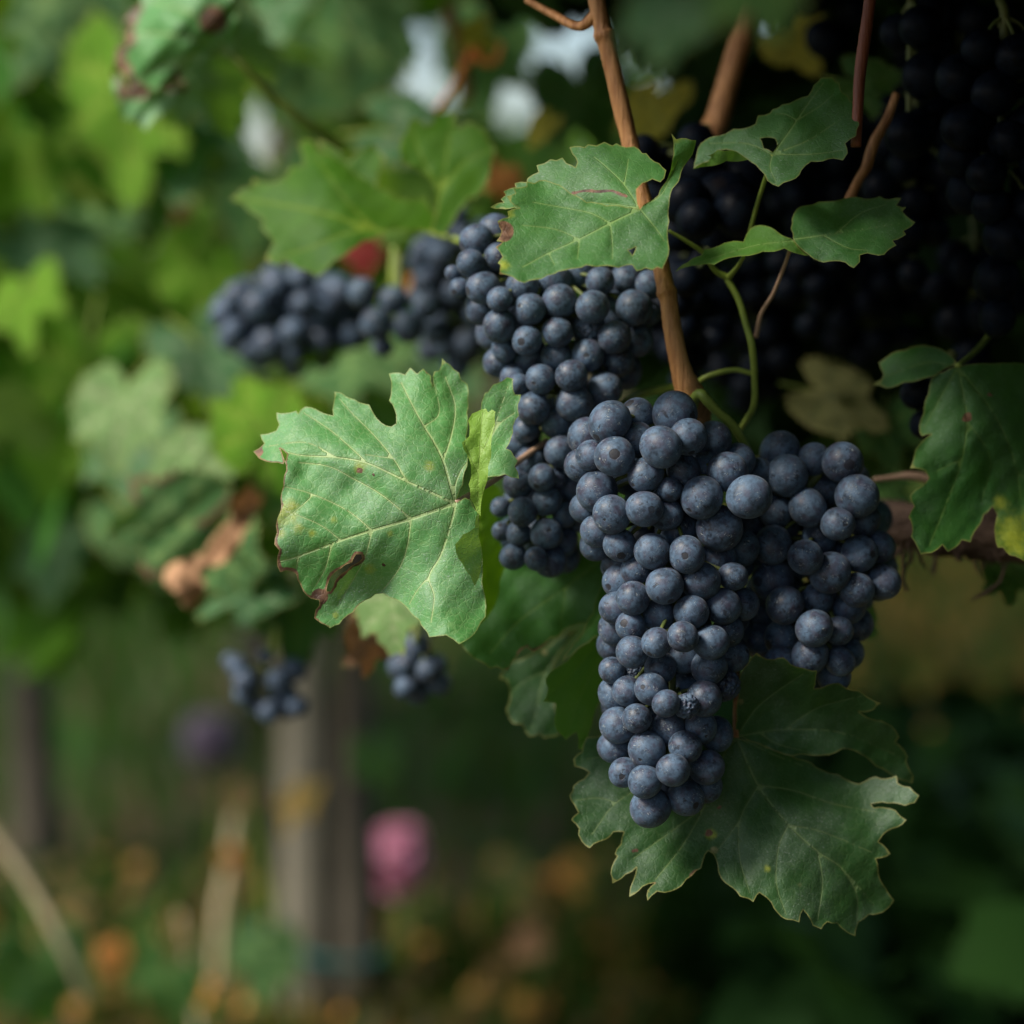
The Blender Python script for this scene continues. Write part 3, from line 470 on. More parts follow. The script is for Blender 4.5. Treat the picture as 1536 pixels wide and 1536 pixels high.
hero_leaf('vine_leaf', 'upright yellow green vine leaf right of the wide one, below the sky gaps', z8([(1310,690)])[0], 0.955, [
 dict(out=z8([(1310,700),(1325,640),(1320,580),(1290,530),(1215,490),(1210,450),(1225,410),(1240,365),(1265,358),(1290,380),(1310,375),(1325,342),(1370,338),(1385,390),(1420,370),(1470,400),(1485,430),(1505,455),(1490,490),(1480,540),(1440,600),(1420,600),(1390,640),(1340,715)]),
  ctrl=z8([(1310,700,0),(1215,490,6),(1330,340,24),(1500,450,14),(1440,600,6)]), veins=[zv(z8, (1.8,.7), [(1310,690),(1340,560),(1370,360)]), zv(z8, (1.2,.6), [(1325,600),(1400,500),(1490,450)]), zv(z8, (1.2,.6), [(1330,570),(1270,460),(1250,380)])])], 'backlit', step=8, quilt=0.8)

# ------------------------------------------------------------------ grapes
import bmesh
def berry_mesh(name, seed, sub, wrinkle=0.0, dent=0.04):
    bm = bmesh.new(); bmesh.ops.create_icosphere(bm, subdivisions=sub, radius=1.0); rr = random.Random(seed)
    ws = [(Vector((rr.uniform(-1, 1), rr.uniform(-1, 1), rr.uniform(-1, 1))).normalized(), rr.uniform(-1, 1)) for _ in range(5)]
    from mathutils import noise as mn
    for v in bm.verts:
        p = v.co.copy(); r = 1.0
        for d, a in ws: r += dent*0.5*a*max(0, p.dot(d))**2
        if wrinkle: 
            q = p*3.2+Vector((seed, 0, 0)); r += -wrinkle*abs(mn.noise(q))*1.6-wrinkle*0.8*abs(mn.noise(q*2.3))+wrinkle*0.4
        if sub > 3: r -= 0.012*math.exp(-((p.z+1)/0.012)**2)
        v.co = p*r
    me = bpy.data.meshes.new(name); bm.to_mesh(me); bm.free()
    me.polygons.foreach_set('use_smooth', [True]*len(me.polygons)); return me
BM = {}
for k, mt in (('hi', 'berry'), ('lo', 'berry'), ('dk', 'berry_dk')):
    BM[k] = []
    for i in range(4):
        me = berry_mesh('berry_'+k, i+3, 4 if k == 'hi' else 3, 0, 0.17); me.materials.append(M[mt]); BM[k].append(me)
for q in (0, 1):
    me = berry_mesh('shrivelled_berry', 21+q, 5, 0.17 if q else 0.22); me.materials.append(M['berry']); BM['w%d' % q] = [me]

def solve_bunch(items, d0, thick=0.7, tight=0.90, lay=0.0048):
    """items (x, y, r px, layer[, 'w']) -> depth per berry, spread so they press against each other without merging"""
    a = np.array([[i[0], i[1], i[2], i[3]] for i in items], float); n = len(a)
    dep = np.zeros(n)
    for i in range(n):
        near = np.abs(a[:, 1]-a[i, 1]) < 75; lo = (a[near, 0]-a[near, 2]).min(); hi = (a[near, 0]+a[near, 2]).max()
        xc = (lo+hi)/2; hw = max((hi-lo)/2, 20); u = min(abs(a[i, 0]-xc)/hw, 0.98)
        dep[i] = d0+a[i, 3]*lay-thick*min(hw, 110)/FPX*d0*(math.sqrt(1-u*u)-0.3)
    for it in range(140):
        Pp = Pn(a[:, :2], dep); rad = a[:, 2]/FPX*dep; mv = np.zeros(n)
        for i in range(n):
            dv = Pp-Pp[i]; dist = np.sqrt((dv*dv).sum(1)); need = tight*(rad+rad[i])
            for j in np.nonzero((dist < need) & (np.arange(n) > i))[0]:
                lat2 = max(dist[j]**2-(dep[j]-dep[i])**2, 0); want = math.sqrt(max(need[j]**2-lat2, 0))
                df = dep[j]-dep[i]; s = 1 if (a[j, 3], df) > (a[i, 3], 0) or (a[j, 3] == a[i, 3] and df >= 0) else -1
                if a[j, 3] != a[i, 3]: s = 1 if a[j, 3] > a[i, 3] else -1
                g = (s*want-df)*0.22; mv[j] += g; mv[i] -= g
        dep += np.clip(mv, -0.002, 0.002)
    return a, dep
def berry_obj(parent, loc, rad, out, kind, seed, wr=None, J=None):
    rr = random.Random(seed); me = rr.choice(BM[kind]) if wr is None else BM['w%d' % wr][0]
    o = bpy.data.objects.new('shrivelled_berry' if wr is not None else 'berry', me); C.objects.link(o); o.parent = parent
    dr = (Vector(out)+Vector((rr.gauss(0, 1.1), rr.gauss(0, 1.1), rr.gauss(0, 1.1)-0.5))).normalized()
    q = dr.to_track_quat('-Z', 'Y'); q = q @ Euler((0, 0, rr.uniform(0, 6.28))).to_quaternion()
    o.rotation_mode = 'QUATERNION'; o.rotation_quaternion = q
    e = rr.uniform(0.97, 1.06); o.scale = (rad/math.sqrt(e)*rr.uniform(.97, 1.03), rad/math.sqrt(e), rad*e)
    o.location = Vector(loc)-J; return o
def stems(name, root, J, top, axis_pts, centres, r0=0.0022, mat='stem'):
    parts = [tube([top]+axis_pts, [r0]+[r0*(1-0.6*i/len(axis_pts)) for i in range(len(axis_pts))], seg=8, n=5)]
    ax = np.array([tuple(p) for p in axis_pts])
    for c in centres:
        k = np.argmin(((ax-np.array(c)-np.array([0, 0, .006]))**2).sum(1)); a = Vector(ax[k]); c = Vector(c)
        parts.append(tube([a, a.lerp(c, 0.55)+Vector((0, 0, .003)), c], [0.0011, 0.0008, 0.0010], seg=5, n=3))
    v, f = merge(parts); v = [tuple(Vector(q)-J) for q in v]
    link('stem', mk('bunch_stem', v, f, M[mat]), root)
def traced_bunch(label, items, d0, top, fill=0, kind='hi', group='bunches of dark grapes', seed=1, thick=0.7, depth_back=0.035, lay=0.0048):
    J = P(top[0], top[1], top[2]); root = empty('grape_bunch', J); tag(root, label, 'grape bunch', group)
    a, dep = solve_bunch(items, d0, thick, lay=lay); Pp = Pn(a[:, :2], dep); rad = a[:, 2]/FPX*dep
    axis = []; ys = np.linspace(a[:, 1].min()+20, a[:, 1].max()-30, 9)
    for y in ys:
        nr = np.abs(a[:, 1]-y) < 70; axis.append(P((a[nr, 0].min()+a[nr, 0].max())/2, y, d0+0.004))
    axn = np.array([tuple(p) for p in axis])
    for i in range(len(a)):
        k = np.argmin(((axn-Pp[i])**2).sum(1)); out = Vector(Pp[i]-axn[k]).normalized()
        w_ = items[i][4] if len(items[i]) > 4 else None
        berry_obj(root, Pp[i], rad[i], out, kind, seed*1000+i, w_, J)
    rr = random.Random(seed); C2 = [tuple(p) for p in Pp]; R2 = list(rad); added = 0; tries = 0; rest = []
    while added < fill and tries < 6000:
        tries += 1; y = rr.uniform(a[:, 1].min()+25, a[:, 1].max()-25); nr = np.abs(a[:, 1]-y) < 45
        if nr.sum() < 2: continue
        lo, hi = (a[nr, 0]-a[nr, 2]).min(), (a[nr, 0]+a[nr, 2]).max(); x = rr.uniform(lo+32, hi-32) if hi-lo > 70 else (lo+hi)/2
        r = rr.uniform(26, 31)/FPX*d0; d = dep[nr].mean()+rr.uniform(0.008, depth_back); p = np.array(P(x, y, d))
        dd = np.sqrt(((np.array(C2)-p)**2).sum(1))
        if (dd < 0.86*(np.array(R2)+r)).any(): continue
        C2.append(tuple(p)); R2.append(r); added += 1; k = np.argmin(((axn-p)**2).sum(1))
        ob = berry_obj(root, p, r, Vector(p-axn[k]).normalized(), kind if kind == 'dk' else 'lo', seed*1000+500+added, None, J)
        if len(C2) > 100: rest.append(ob)
    if rest:                                     # the hidden inner berries past a hundred are one part
        V, F = [], []
        for ob in rest:
            mt = Matrix.LocRotScale(ob.location, ob.rotation_quaternion, ob.scale); o = len(V); V += [tuple(mt @ q.co) for q in ob.data.vertices]; F += [tuple(i+o for i in pl.vertices) for pl in ob.data.polygons]; mtl = ob.data.materials[0]
        for ob in rest: bpy.data.objects.remove(ob)
        link('inner_berries', mk('inner_berries', V, F, M['berry_in']), root)['kind'] = 'stuff'
    stems('stem', root, J, J, axis, C2, 0.0022, 'stemdk')
    return root
def packed_bunch(label, x, y, d, wpx, hpx, rpx, n, kind='lo', group='bunches of dark grapes', seed=1, top=None, sag=1.4, tilt=0.0, boxy=False):
    """a bunch wide at the shoulders and narrow at the tip, berries packed around its stalk"""
    J = P(*(top or (x, y-hpx/2-30, d))); root = empty('grape_bunch', J); tag(root, label, 'grape bunch', group); rr = random.Random(seed)
    m = d/FPX; H = hpx*m; W = wpx/2*m; r0 = rpx*m; c = P(x, y, d); pts = []; rs = []; t = 0
    while len(pts) < n and t < 9000:
        t += 1; v = rr.uniform(0, 1); hw = max(W*(1-abs(2*v-1)**4 if boxy else (math.sin(math.pi*min(1, (v*0.93+0.14)))**0.6)*(1-0.45*v**sag)), r0)-r0*0.9
        an = rr.uniform(0, 2*math.pi); q = max(hw, 0)*math.sqrt(rr.uniform(0.25, 1)); r = r0*rr.uniform(.85, 1.08)
        p = c+Vector((math.cos(an)*q+tilt*(v-0.5)*H, math.sin(an)*q*0.85, H/2-r0-v*(H-2*r0)))
        if all((p-o).length > 0.87*(r+s) for o, s in zip(pts, rs)): pts.append(p); rs.append(r)
    axis = [c+Vector((tilt*(v-0.5)*H, 0, H/2-v*H*0.9)) for v in (0, .25, .5, .75, 1)]
    for i, (p, r) in enumerate(zip(pts, rs)):
        out = (p-min(axis, key=lambda q: (q-p).length)).normalized(); berry_obj(root, p, r, out, kind, seed*1000+i, None, J)
    stems('stem', root, J, J, axis, pts, 0.002, 'stemdk')
    return root

A = z3([(222,215,92,1),(345,190,68,3),(508,180,95,2),(345,290,68,2),(445,325,93,0),(568,280,80,1),(675,300,78,3),(242,370,88,0),(140,365,68,1),(90,410,45,2),(380,450,80,0),(545,430,72,2),(630,425,55,3),(485,515,55,1),(165,520,88,1),(115,600,50,2),(230,628,84,0),(372,600,80,0),(470,625,58,2),(740,435,82,2),(785,385,50,3),(630,553,93,1),(835,550,95,1),(870,450,55,3),(707,688,98,1),(515,690,85,2),(265,760,65,2),(165,700,45,2),(160,760,62,2),(700,820,65,3),(810,775,55,3),(407,790,77,1),(562,802,78,1),(340,875,60,2),(263,845,35,3),(463,940,85,0),(265,920,35,3),(625,922,84,1),(765,900,63,1),(325,995,74,1),(250,1040,44,2),(580,1057,76,0),(722,1030,80,1),(810,1025,45,2),(440,1070,68,2),(315,1120,66,1),(427,1192,68,0),(545,1165,70,0),(668,1190,74,1),(745,1140,50,2),(545,1255,55,2),(320,1235,68,1),(765,1250,50,2),(240,1200,35,3),(250,1130,40,3)]) + \
 z4([(213,125,54,1),(411,112,66,1),(615,110,72,1),(300,130,42,2,0),(672,185,65,1,1),(373,200,69,0),(275,210,60,1),(222,225,45,2),(435,262,58,0),(520,272,52,0,0),(590,240,72,1),(365,285,40,2),(240,350,70,2),(318,322,62,0),(442,360,68,2),(577,358,66,1),(645,385,68,2),(225,440,63,2),(360,452,74,1),(517,440,67,0),(265,545,60,1),(465,535,68,0),(602,523,70,1),(348,582,69,0),(372,690,82,1),(516,648,72,1),(600,600,40,2)])
def pxr(items, s): return [(i[0], i[1], max(i[2]/s*(1.01, 1.05, 1.08, 1.08)[int(i[3])], (0, 0, 25, 27)[int(i[3])] if len(i) < 5 else 0))+tuple(i[3:]) for i in items]
nA = 55; A = pxr(A[:nA], 2.954)+pxr(A[nA:], 2.743)
rb = traced_bunch('long central bunch of blue black grapes with pale bloom, nearest of all', A, 0.800, (1050, 602, 0.83), 45, seed=1, thick=0.75)
Bb = pxr(z3([(975,355,88,2),(1008,452,90,1),(1125,380,62,2),(1253,393,88,1),(1315,542,95,0),(1098,593,82,1),(955,610,72,2),(1228,668,77,0),(1350,650,65,2),(940,760,82,1),(830,680,30,3),(1085,815,80,0),(1150,720,65,3),(1325,800,78,1),(1415,770,62,2),(943,915,90,1),(1195,885,87,1),(1435,923,75,1),(1315,960,75,1),(995,1030,85,1),(1140,1000,70,2),(1125,1130,83,0),(880,1070,75,3),(1235,1140,62,1),(1280,1040,62,2),(985,1170,55,3),(1110,1250,80,1),(1240,1275,62,1),(975,1280,65,2),(1310,1110,45,3),(1215,1345,42,2),(1150,1350,45,3),(880,1180,60,3)]), 2.954)
traced_bunch('broad bunch of blue black grapes in front of the old woody arm', Bb, 0.822, (1128, 690, 0.83), 40, seed=2, thick=0.6)
c1 = pxr(z1([(250,740,82,1),(350,690,35,3),(360,820,70,1),(220,850,72,0),(135,900,40,1),(165,975,50,1),(285,975,85,0),(365,1030,65,0),(480,965,78,1),(280,1070,40,3),(670,1040,82,1),(515,1085,82,0),(365,1162,85,0),(655,1195,75,1),(505,1238,77,0),(832,1070,83,0),(870,940,70,1),(815,1165,75,1,0),(1040,1075,92,0),(1110,1100,60,1),(942,1220,85,0),(390,1280,62,1),(515,1330,62,2),(650,1320,75,1),(810,1315,80,1),(370,1350,45,2),(435,1425,65,1),(573,1432,78,0),(727,1412,80,0),(895,1480,85,1),(960,1340,60,2),(1050,1240,60,2),(1120,960,70,1),(1000,930,75,2),(640,930,70,2),(750,900,70,3)]), 3.339)
c2 = pxr(z5([(562,160,95,0),(345,180,88,1),(310,290,68,1),(470,260,80,1),(615,300,70,2),(260,360,55,2),(492,410,85,0),(330,470,60,2),(395,545,75,0),(468,552,55,1),(545,590,60,2),(265,585,75,1),(180,700,52,1),(420,670,75,1),(295,725,75,0),(510,740,65,1),(590,770,60,1),(275,840,65,1),(180,830,50,1),(415,840,85,0),(245,960,68,1),(365,970,60,1),(440,985,50,2),(510,960,65,2),(270,60,60,1),(560,700,60,2),(500,870,60,2)]), 3.491)
traced_bunch('tall bunch of dark grapes beneath the green leaf with the thin crack', c1+c2, 0.842, (960, 330, 0.85), 40, seed=3, thick=0.7)

packed_bunch('wide blurred bunch of dark grapes at centre left, under the wide yellow green leaf', 438, 478, 1.16, 255, 185, 22, 100, seed=11, boxy=True, top=(470, 340, 1.16))
traced_bunch('small blurred cluster of a few grapes between two larger blurred bunches', [(565,485,25,0),(612,490,25,0),(545,440,23,1),(640,458,22,1),(590,450,22,2),(575,520,16,2),(655,500,18,2)], 1.03, (598, 380, 1.04), 0, 'lo', seed=12)
packed_bunch('tall blurred bunch of dusky grapes directly left of the sharp bunches', 684, 440, 1.12, 165, 280, 21, 100, seed=13, boxy=True, top=(720, 300, 1.12))
traced_bunch('small loose cluster of grapes hanging alone in front of the pale post', [(357,1000,17,1),(368,1022,19,0),(416,1020,17,0),(440,1005,19,0),(365,1042,16,0),(404,1066,19,0),(446,1060,17,0),(426,1040,20,1),(380,1058,13,1),(398,985,12,1),(345,990,12,1),(430,1065,15,2)], 1.12, (415, 900, 1.12), 0, 'lo', seed=14)
packed_bunch('small dark bunch of grapes half hidden behind the leaf with dry brown edges', 625, 1005, 1.0, 110, 115, 19, 40, seed=15, boxy=True, top=(630, 930, 1.08))
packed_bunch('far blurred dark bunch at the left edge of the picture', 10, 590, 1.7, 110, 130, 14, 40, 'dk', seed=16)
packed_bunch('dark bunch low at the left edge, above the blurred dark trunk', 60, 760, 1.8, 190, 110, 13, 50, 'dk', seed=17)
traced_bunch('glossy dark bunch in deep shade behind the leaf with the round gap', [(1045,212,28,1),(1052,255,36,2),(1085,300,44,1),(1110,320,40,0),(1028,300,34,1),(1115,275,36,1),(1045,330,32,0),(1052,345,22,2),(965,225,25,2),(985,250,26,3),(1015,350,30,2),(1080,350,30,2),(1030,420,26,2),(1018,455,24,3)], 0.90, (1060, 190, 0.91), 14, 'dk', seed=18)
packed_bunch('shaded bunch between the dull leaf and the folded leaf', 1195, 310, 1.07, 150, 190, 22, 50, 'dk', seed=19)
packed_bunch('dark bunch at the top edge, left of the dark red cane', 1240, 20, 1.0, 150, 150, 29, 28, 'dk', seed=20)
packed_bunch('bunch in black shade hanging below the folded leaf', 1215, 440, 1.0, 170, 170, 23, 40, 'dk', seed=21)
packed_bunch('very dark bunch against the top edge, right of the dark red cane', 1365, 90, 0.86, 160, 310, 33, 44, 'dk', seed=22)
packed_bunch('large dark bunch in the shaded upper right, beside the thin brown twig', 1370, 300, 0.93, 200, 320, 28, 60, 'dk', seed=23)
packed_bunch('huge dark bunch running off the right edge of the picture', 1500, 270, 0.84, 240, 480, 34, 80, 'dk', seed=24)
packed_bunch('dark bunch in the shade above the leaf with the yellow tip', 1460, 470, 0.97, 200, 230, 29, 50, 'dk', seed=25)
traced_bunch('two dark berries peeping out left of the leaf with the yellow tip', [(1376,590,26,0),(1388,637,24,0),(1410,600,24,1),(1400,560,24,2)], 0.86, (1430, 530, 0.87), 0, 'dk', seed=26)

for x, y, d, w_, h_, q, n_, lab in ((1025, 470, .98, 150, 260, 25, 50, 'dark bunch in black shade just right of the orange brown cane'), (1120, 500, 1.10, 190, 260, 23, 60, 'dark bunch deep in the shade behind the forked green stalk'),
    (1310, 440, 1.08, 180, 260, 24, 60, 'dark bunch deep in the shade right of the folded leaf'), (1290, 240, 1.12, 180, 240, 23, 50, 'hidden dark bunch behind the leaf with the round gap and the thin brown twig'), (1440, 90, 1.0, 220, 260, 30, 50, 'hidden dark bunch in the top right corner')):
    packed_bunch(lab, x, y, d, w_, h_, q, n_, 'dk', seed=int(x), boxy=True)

# ------------------------------------------------------------------ canes, stalks, tendrils, the old arm
def tube_thing(name, label, cat, spec, mat, group=None, extra=(), seg=12, knob=0.03, n=8, seed=1, parent=None):
    J = P(spec[0][0], spec[0][1], spec[0][2])
    parts = [px_tube(spec, seg=seg, n=n, knob=knob, seed=seed)]+[px_tube(e, seg=seg, n=n, knob=knob, seed=seed+3) for e in extra]
    v, f = merge(parts); v = [tuple(Vector(q)-J) for q in v]
    o = link(name, mk(name, v, f, M[mat]), parent, loc=J); tag(o, label, cat, group); return o
tube_thing('cane', 'orange brown cane running down behind the cracked leaf to the central bunch', 'cane',
 [(885,-60,.825,13),(895,0,.825,13),(903,40,.825,13),(906,52,.825,16.5),(910,66,.825,13.5),(918,100,.825,13),(932,160,.825,13.5),(945,215,.825,13),(962,290,.822,13),(985,370,.82,13),(997,425,.818,13.5),(1000,438,.818,16),(1003,452,.818,13.5),(1010,500,.818,14),(1022,555,.82,16),(1035,590,.823,21),(1048,615,.83,19),(1052,650,.84,12)], 'cane', knob=0.035, extra=[[(895,22,.825,10),(868,40,.83,7),(830,22,.84,6),(790,0,.85,5)]])
tube_thing('cane', 'thick slightly blurred brown cane rising behind the leaf with the round gap', 'cane',
 [(1150,-60,.93,17),(1125,20,.93,17),(1108,70,.93,17),(1090,130,.93,17),(1076,180,.93,19),(1060,215,.93,22),(1040,260,.94,18)], 'cane')
tube_thing('cane', 'dark red cane crossing the shaded bunches at the upper right', 'cane', [(1312,-60,.80,9),(1305,0,.80,9),(1297,60,.80,9.5),(1290,110,.80,9),(1287,160,.80,8.5),(1284,220,.80,8)], 'canered')
tube_thing('twig', 'thin brown twig slanting down beside the large dark bunch', 'twig', [(1345,140,.84,6),(1330,180,.84,7),(1312,212,.84,8),(1300,250,.84,8),(1288,270,.84,7),(1272,305,.84,8),(1262,330,.85,6)], 'cane')
tube_thing('bunch_stalk', 'curved green stalk arching from the cane to the right bunch', 'stalk', z3([(590,150,.822,7),(600,108,.815,8),(625,92,.81,8),(655,125,.81,8),(700,172,.812,7),(760,225,.815,7),(805,290,.818,6.5),(835,350,.822,6.5),(858,410,.83,6)]), 'stem')
tube_thing('bunch_stalk', 'short green side stalk left of the cane end, above the central bunch', 'stalk', [(1035,575,.84,5),(1010,580,.85,5.5),(975,588,.86,6),(945,598,.87,6),(925,612,.87,5)], 'stem')
tube_thing('tendril', 'long thin green and brown stalk forking in the dark below the folded leaf', 'tendril', [(1090,417,.83,5),(1108,450,.83,5),(1120,490,.83,5),(1128,520,.83,5.5),(1132,570,.835,5),(1130,610,.84,5),(1110,645,.85,4)], 'stem',
 extra=[[(1128,560,.835,4),(1100,555,.835,4),(1060,565,.835,4),(1040,580,.84,4)], [(1003,346,.82,2.5),(1030,362,.822,3),(1055,380,.825,3.5),(1072,405,.828,4),(1092,417,.83,5.5)], [(1092,417,.83,5),(1105,402,.82,3.5),(1115,386,.81,3)]], knob=0.01)
tube_thing('twig', 'thin pale twig with a dark tip left of the leaf with the yellow tip', 'twig', [(1310,720,.88,4),(1340,716,.88,4.5),(1360,714,.88,6),(1380,716,.88,7),(1400,722,.88,6)], 'stempink')
arm = tube_thing('vine_branch', 'old dark woody vine arm behind the right bunch and the leaf with the yellow tip', 'vine arm', [(1180,760,.93,24),(1270,772,.92,30),(1340,785,.91,34),(1420,795,.90,38),(1500,800,.89,42),(1640,800,.88,44),(1850,760,.90,46)], 'bark', knob=0.12, seg=22, n=10)
rs = random.Random(5); parts = []
for i in range(26):
    x0 = rs.uniform(1340, 1530); y0 = rs.uniform(818, 836); L = rs.uniform(10, 34)*(1.2 if 1400 < x0 < 1500 else .7); dx = rs.uniform(-16, 16); d = rs.uniform(.875, .895)
    parts.append(px_tube([(x0, y0-6, d, 3.2), (x0+dx*.4, y0+L*.5, d, 2.6), (x0+dx, y0+L, d, 0.5)], seg=5, n=3))
for s in ([(1352,822,.885,3),(1356,850,.885,3.2),(1354,870,.885,3),(1361,887,.885,3)],): parts.append(px_tube(s, seg=6, n=5))
parts.append(px_tube([(1508,845,.88,2.5),(1500,872,.88,2.2),(1480,888,.88,3.4),(1462,897,.88,2),(1456,902,.88,.6)], seg=6, n=4))
v, f = merge(parts); aj = arm.location; link('bark_shreds', mk('bark_shreds', [tuple(Vector(q)-aj) for q in v], f, M['bark']), arm)

# ------------------------------------------------------------------ generic leaves
def generic_leaf(name, seed):
    rr = np.random.RandomState(seed); tips = [(90, 1.0), (90+47, .86), (90-47, .86), (90+100, .66), (90-100, .66)]
    tips = [(a+rr.uniform(-6, 6), r*rr.uniform(.92, 1.08)) for a, r in tips]
    def rad(a):
        d = min(abs((a-t[0]+180) % 360-180)/1.0 for t in tips); best = max(t[1]*math.exp(-(((a-t[0]+180) % 360-180)/33.0)**2) for t in tips)
        r = max(best, 0.70+0.0*d); g = abs((a-270+180) % 360-180)
        return r*min(1, 0.10+g/38.0) if g < 38 else r
    out = []; N_ = 96
    for i in range(N_):
        a = -90+360*(i+.5)/N_; r = rad(a); tooth = (i % 3)/3.0; r *= (0.93+0.15*(1-tooth)) if r > .3 else 1
        out.append((r*math.cos(R(a)), r*math.sin(R(a))))
    out = np.array(out); g = np.array([(x, y) for x in np.arange(-1.1, 1.15, .085) for y in np.arange(-1, 1.15, .085)])+0.0
    g = g+rr.uniform(-.02, .02, g.shape); g = g[inside(g, out)]; g = g[polydist(g, out) > .035]
    veins = [([(0, 0), (r*.93*math.cos(R(a)), r*.93*math.sin(R(a)))], .020, .006) for a, r in tips]
    for a, r in tips:
        u = np.array([math.cos(R(a)), math.sin(R(a))]); p = np.array([-u[1], u[0]])
        for t in (.3, .5, .7):
            for s in (-1, 1): veins.append(([u*r*t, u*r*(t+.2)+p*s*r*.22*(1.2-t)], .010, .004))
    vp = [np.array([np.array(a)+(np.array(b)-np.array(a))*t for t in np.linspace(0, 1, 7)]) for (a, b), _, _ in veins]; vp = np.vstack(vp)
    coords = [Vector(p) for p in out]+[Vector(p) for p in vp if inside(np.array([p]), out)[0]]+[Vector(p) for p in g]
    vo, _, fo, *_ = delaunay_2d_cdt(coords, [(i, (i+1) % N_) for i in range(N_)], [], 0, 1e-3)
    V2 = np.array([tuple(q) for q in vo]); F = np.array([q for q in fo if len(q) == 3]); F = F[inside(V2[F].mean(1), out)]
    vd = np.full(len(V2), 20.); raw = np.full(len(V2), 1.)
    for (a, b), w0, w1 in veins:
        dd, t = segdist(V2, a, b); vd = np.minimum(vd, dd/(w0+(w1-w0)*t)); raw = np.minimum(raw, dd)
    x, y = V2[:, 0], V2[:, 1]; rr2 = np.hypot(x, y); fold = rr.uniform(.1, .4); droop = rr.uniform(.1, .45)
    z = fold*np.abs(x)*.8-droop*rr2**2*.6+.06*np.sin(x*6+seed)*np.cos(y*5)+.03*np.sin(x*13+y*9+seed)+0.03*(1-np.exp(-raw/.05))+.08*rr2**3*np.sin(4*np.arctan2(y, x)+seed)
    ed = polydist(V2, out)*80
    s = (V2[F[:, 1], 0]-V2[F[:, 0], 0])*(V2[F[:, 2], 1]-V2[F[:, 0], 1])-(V2[F[:, 1], 1]-V2[F[:, 0], 1])*(V2[F[:, 2], 0]-V2[F[:, 0], 0]); F = np.where((s < 0)[:, None], F[:, ::-1], F)
    dk = np.clip(1.1-ed/9, 0, 1)*(np.sin(3*np.arctan2(y, x)+seed*2) > 0)
    z0 = np.zeros(len(V2)); V3 = np.stack([x, y, z], 1); sv, sf = tube([(0, 0, 0), (.02, -.35, -.06), (0, -.75, -.25)], [.025, .02, .024], seg=6, n=4)
    return [(V3, F, {'vein': vd, 'edge': ed, 'brn': z0, 'ylw': z0, 'under': z0}), (V3, F, {'vein': vd, 'edge': ed, 'brn': dk, 'ylw': dk*.7, 'under': z0}), (sv, sf)]
GEN = [generic_leaf('leaf', s) for s in (3, 8, 15, 22, 31)]; GC = {}; glab = {}
def gleaf(label, x, y, d, spx, mat, roll=180, yaw=0, pitch=0, var=0, dry=False, stalk=True, group=None):
    """roll: where the tip points in the picture (180 down, 0 up, 90 left); yaw / pitch turn it away from the camera"""
    key = (var, mat, dry)
    if key not in GC:
        V3, F, at = GEN[var][1 if dry else 0]; GC[key] = (mk('leaf_blade', V3, F, M[mat], at), mk('leaf_stalk', *GEN[var][2], M['stem']))
    me, st = GC[key]; root = empty('vine_leaf', P(x, y, d)); tag(root, label, 'leaf', group)
    base = Matrix((RT, UP, -FW)).transposed()
    m = base @ Euler((R(pitch-8), R(yaw-8), 0)).to_matrix() @ Matrix.Rotation(R(roll), 3, 'Z'); root.rotation_euler = m.to_euler(); s = spx/FPX*d; root.scale = (s, s, s)
    b = link('blade', me, root)
    if stalk: link('stalk', st, root)
    return root

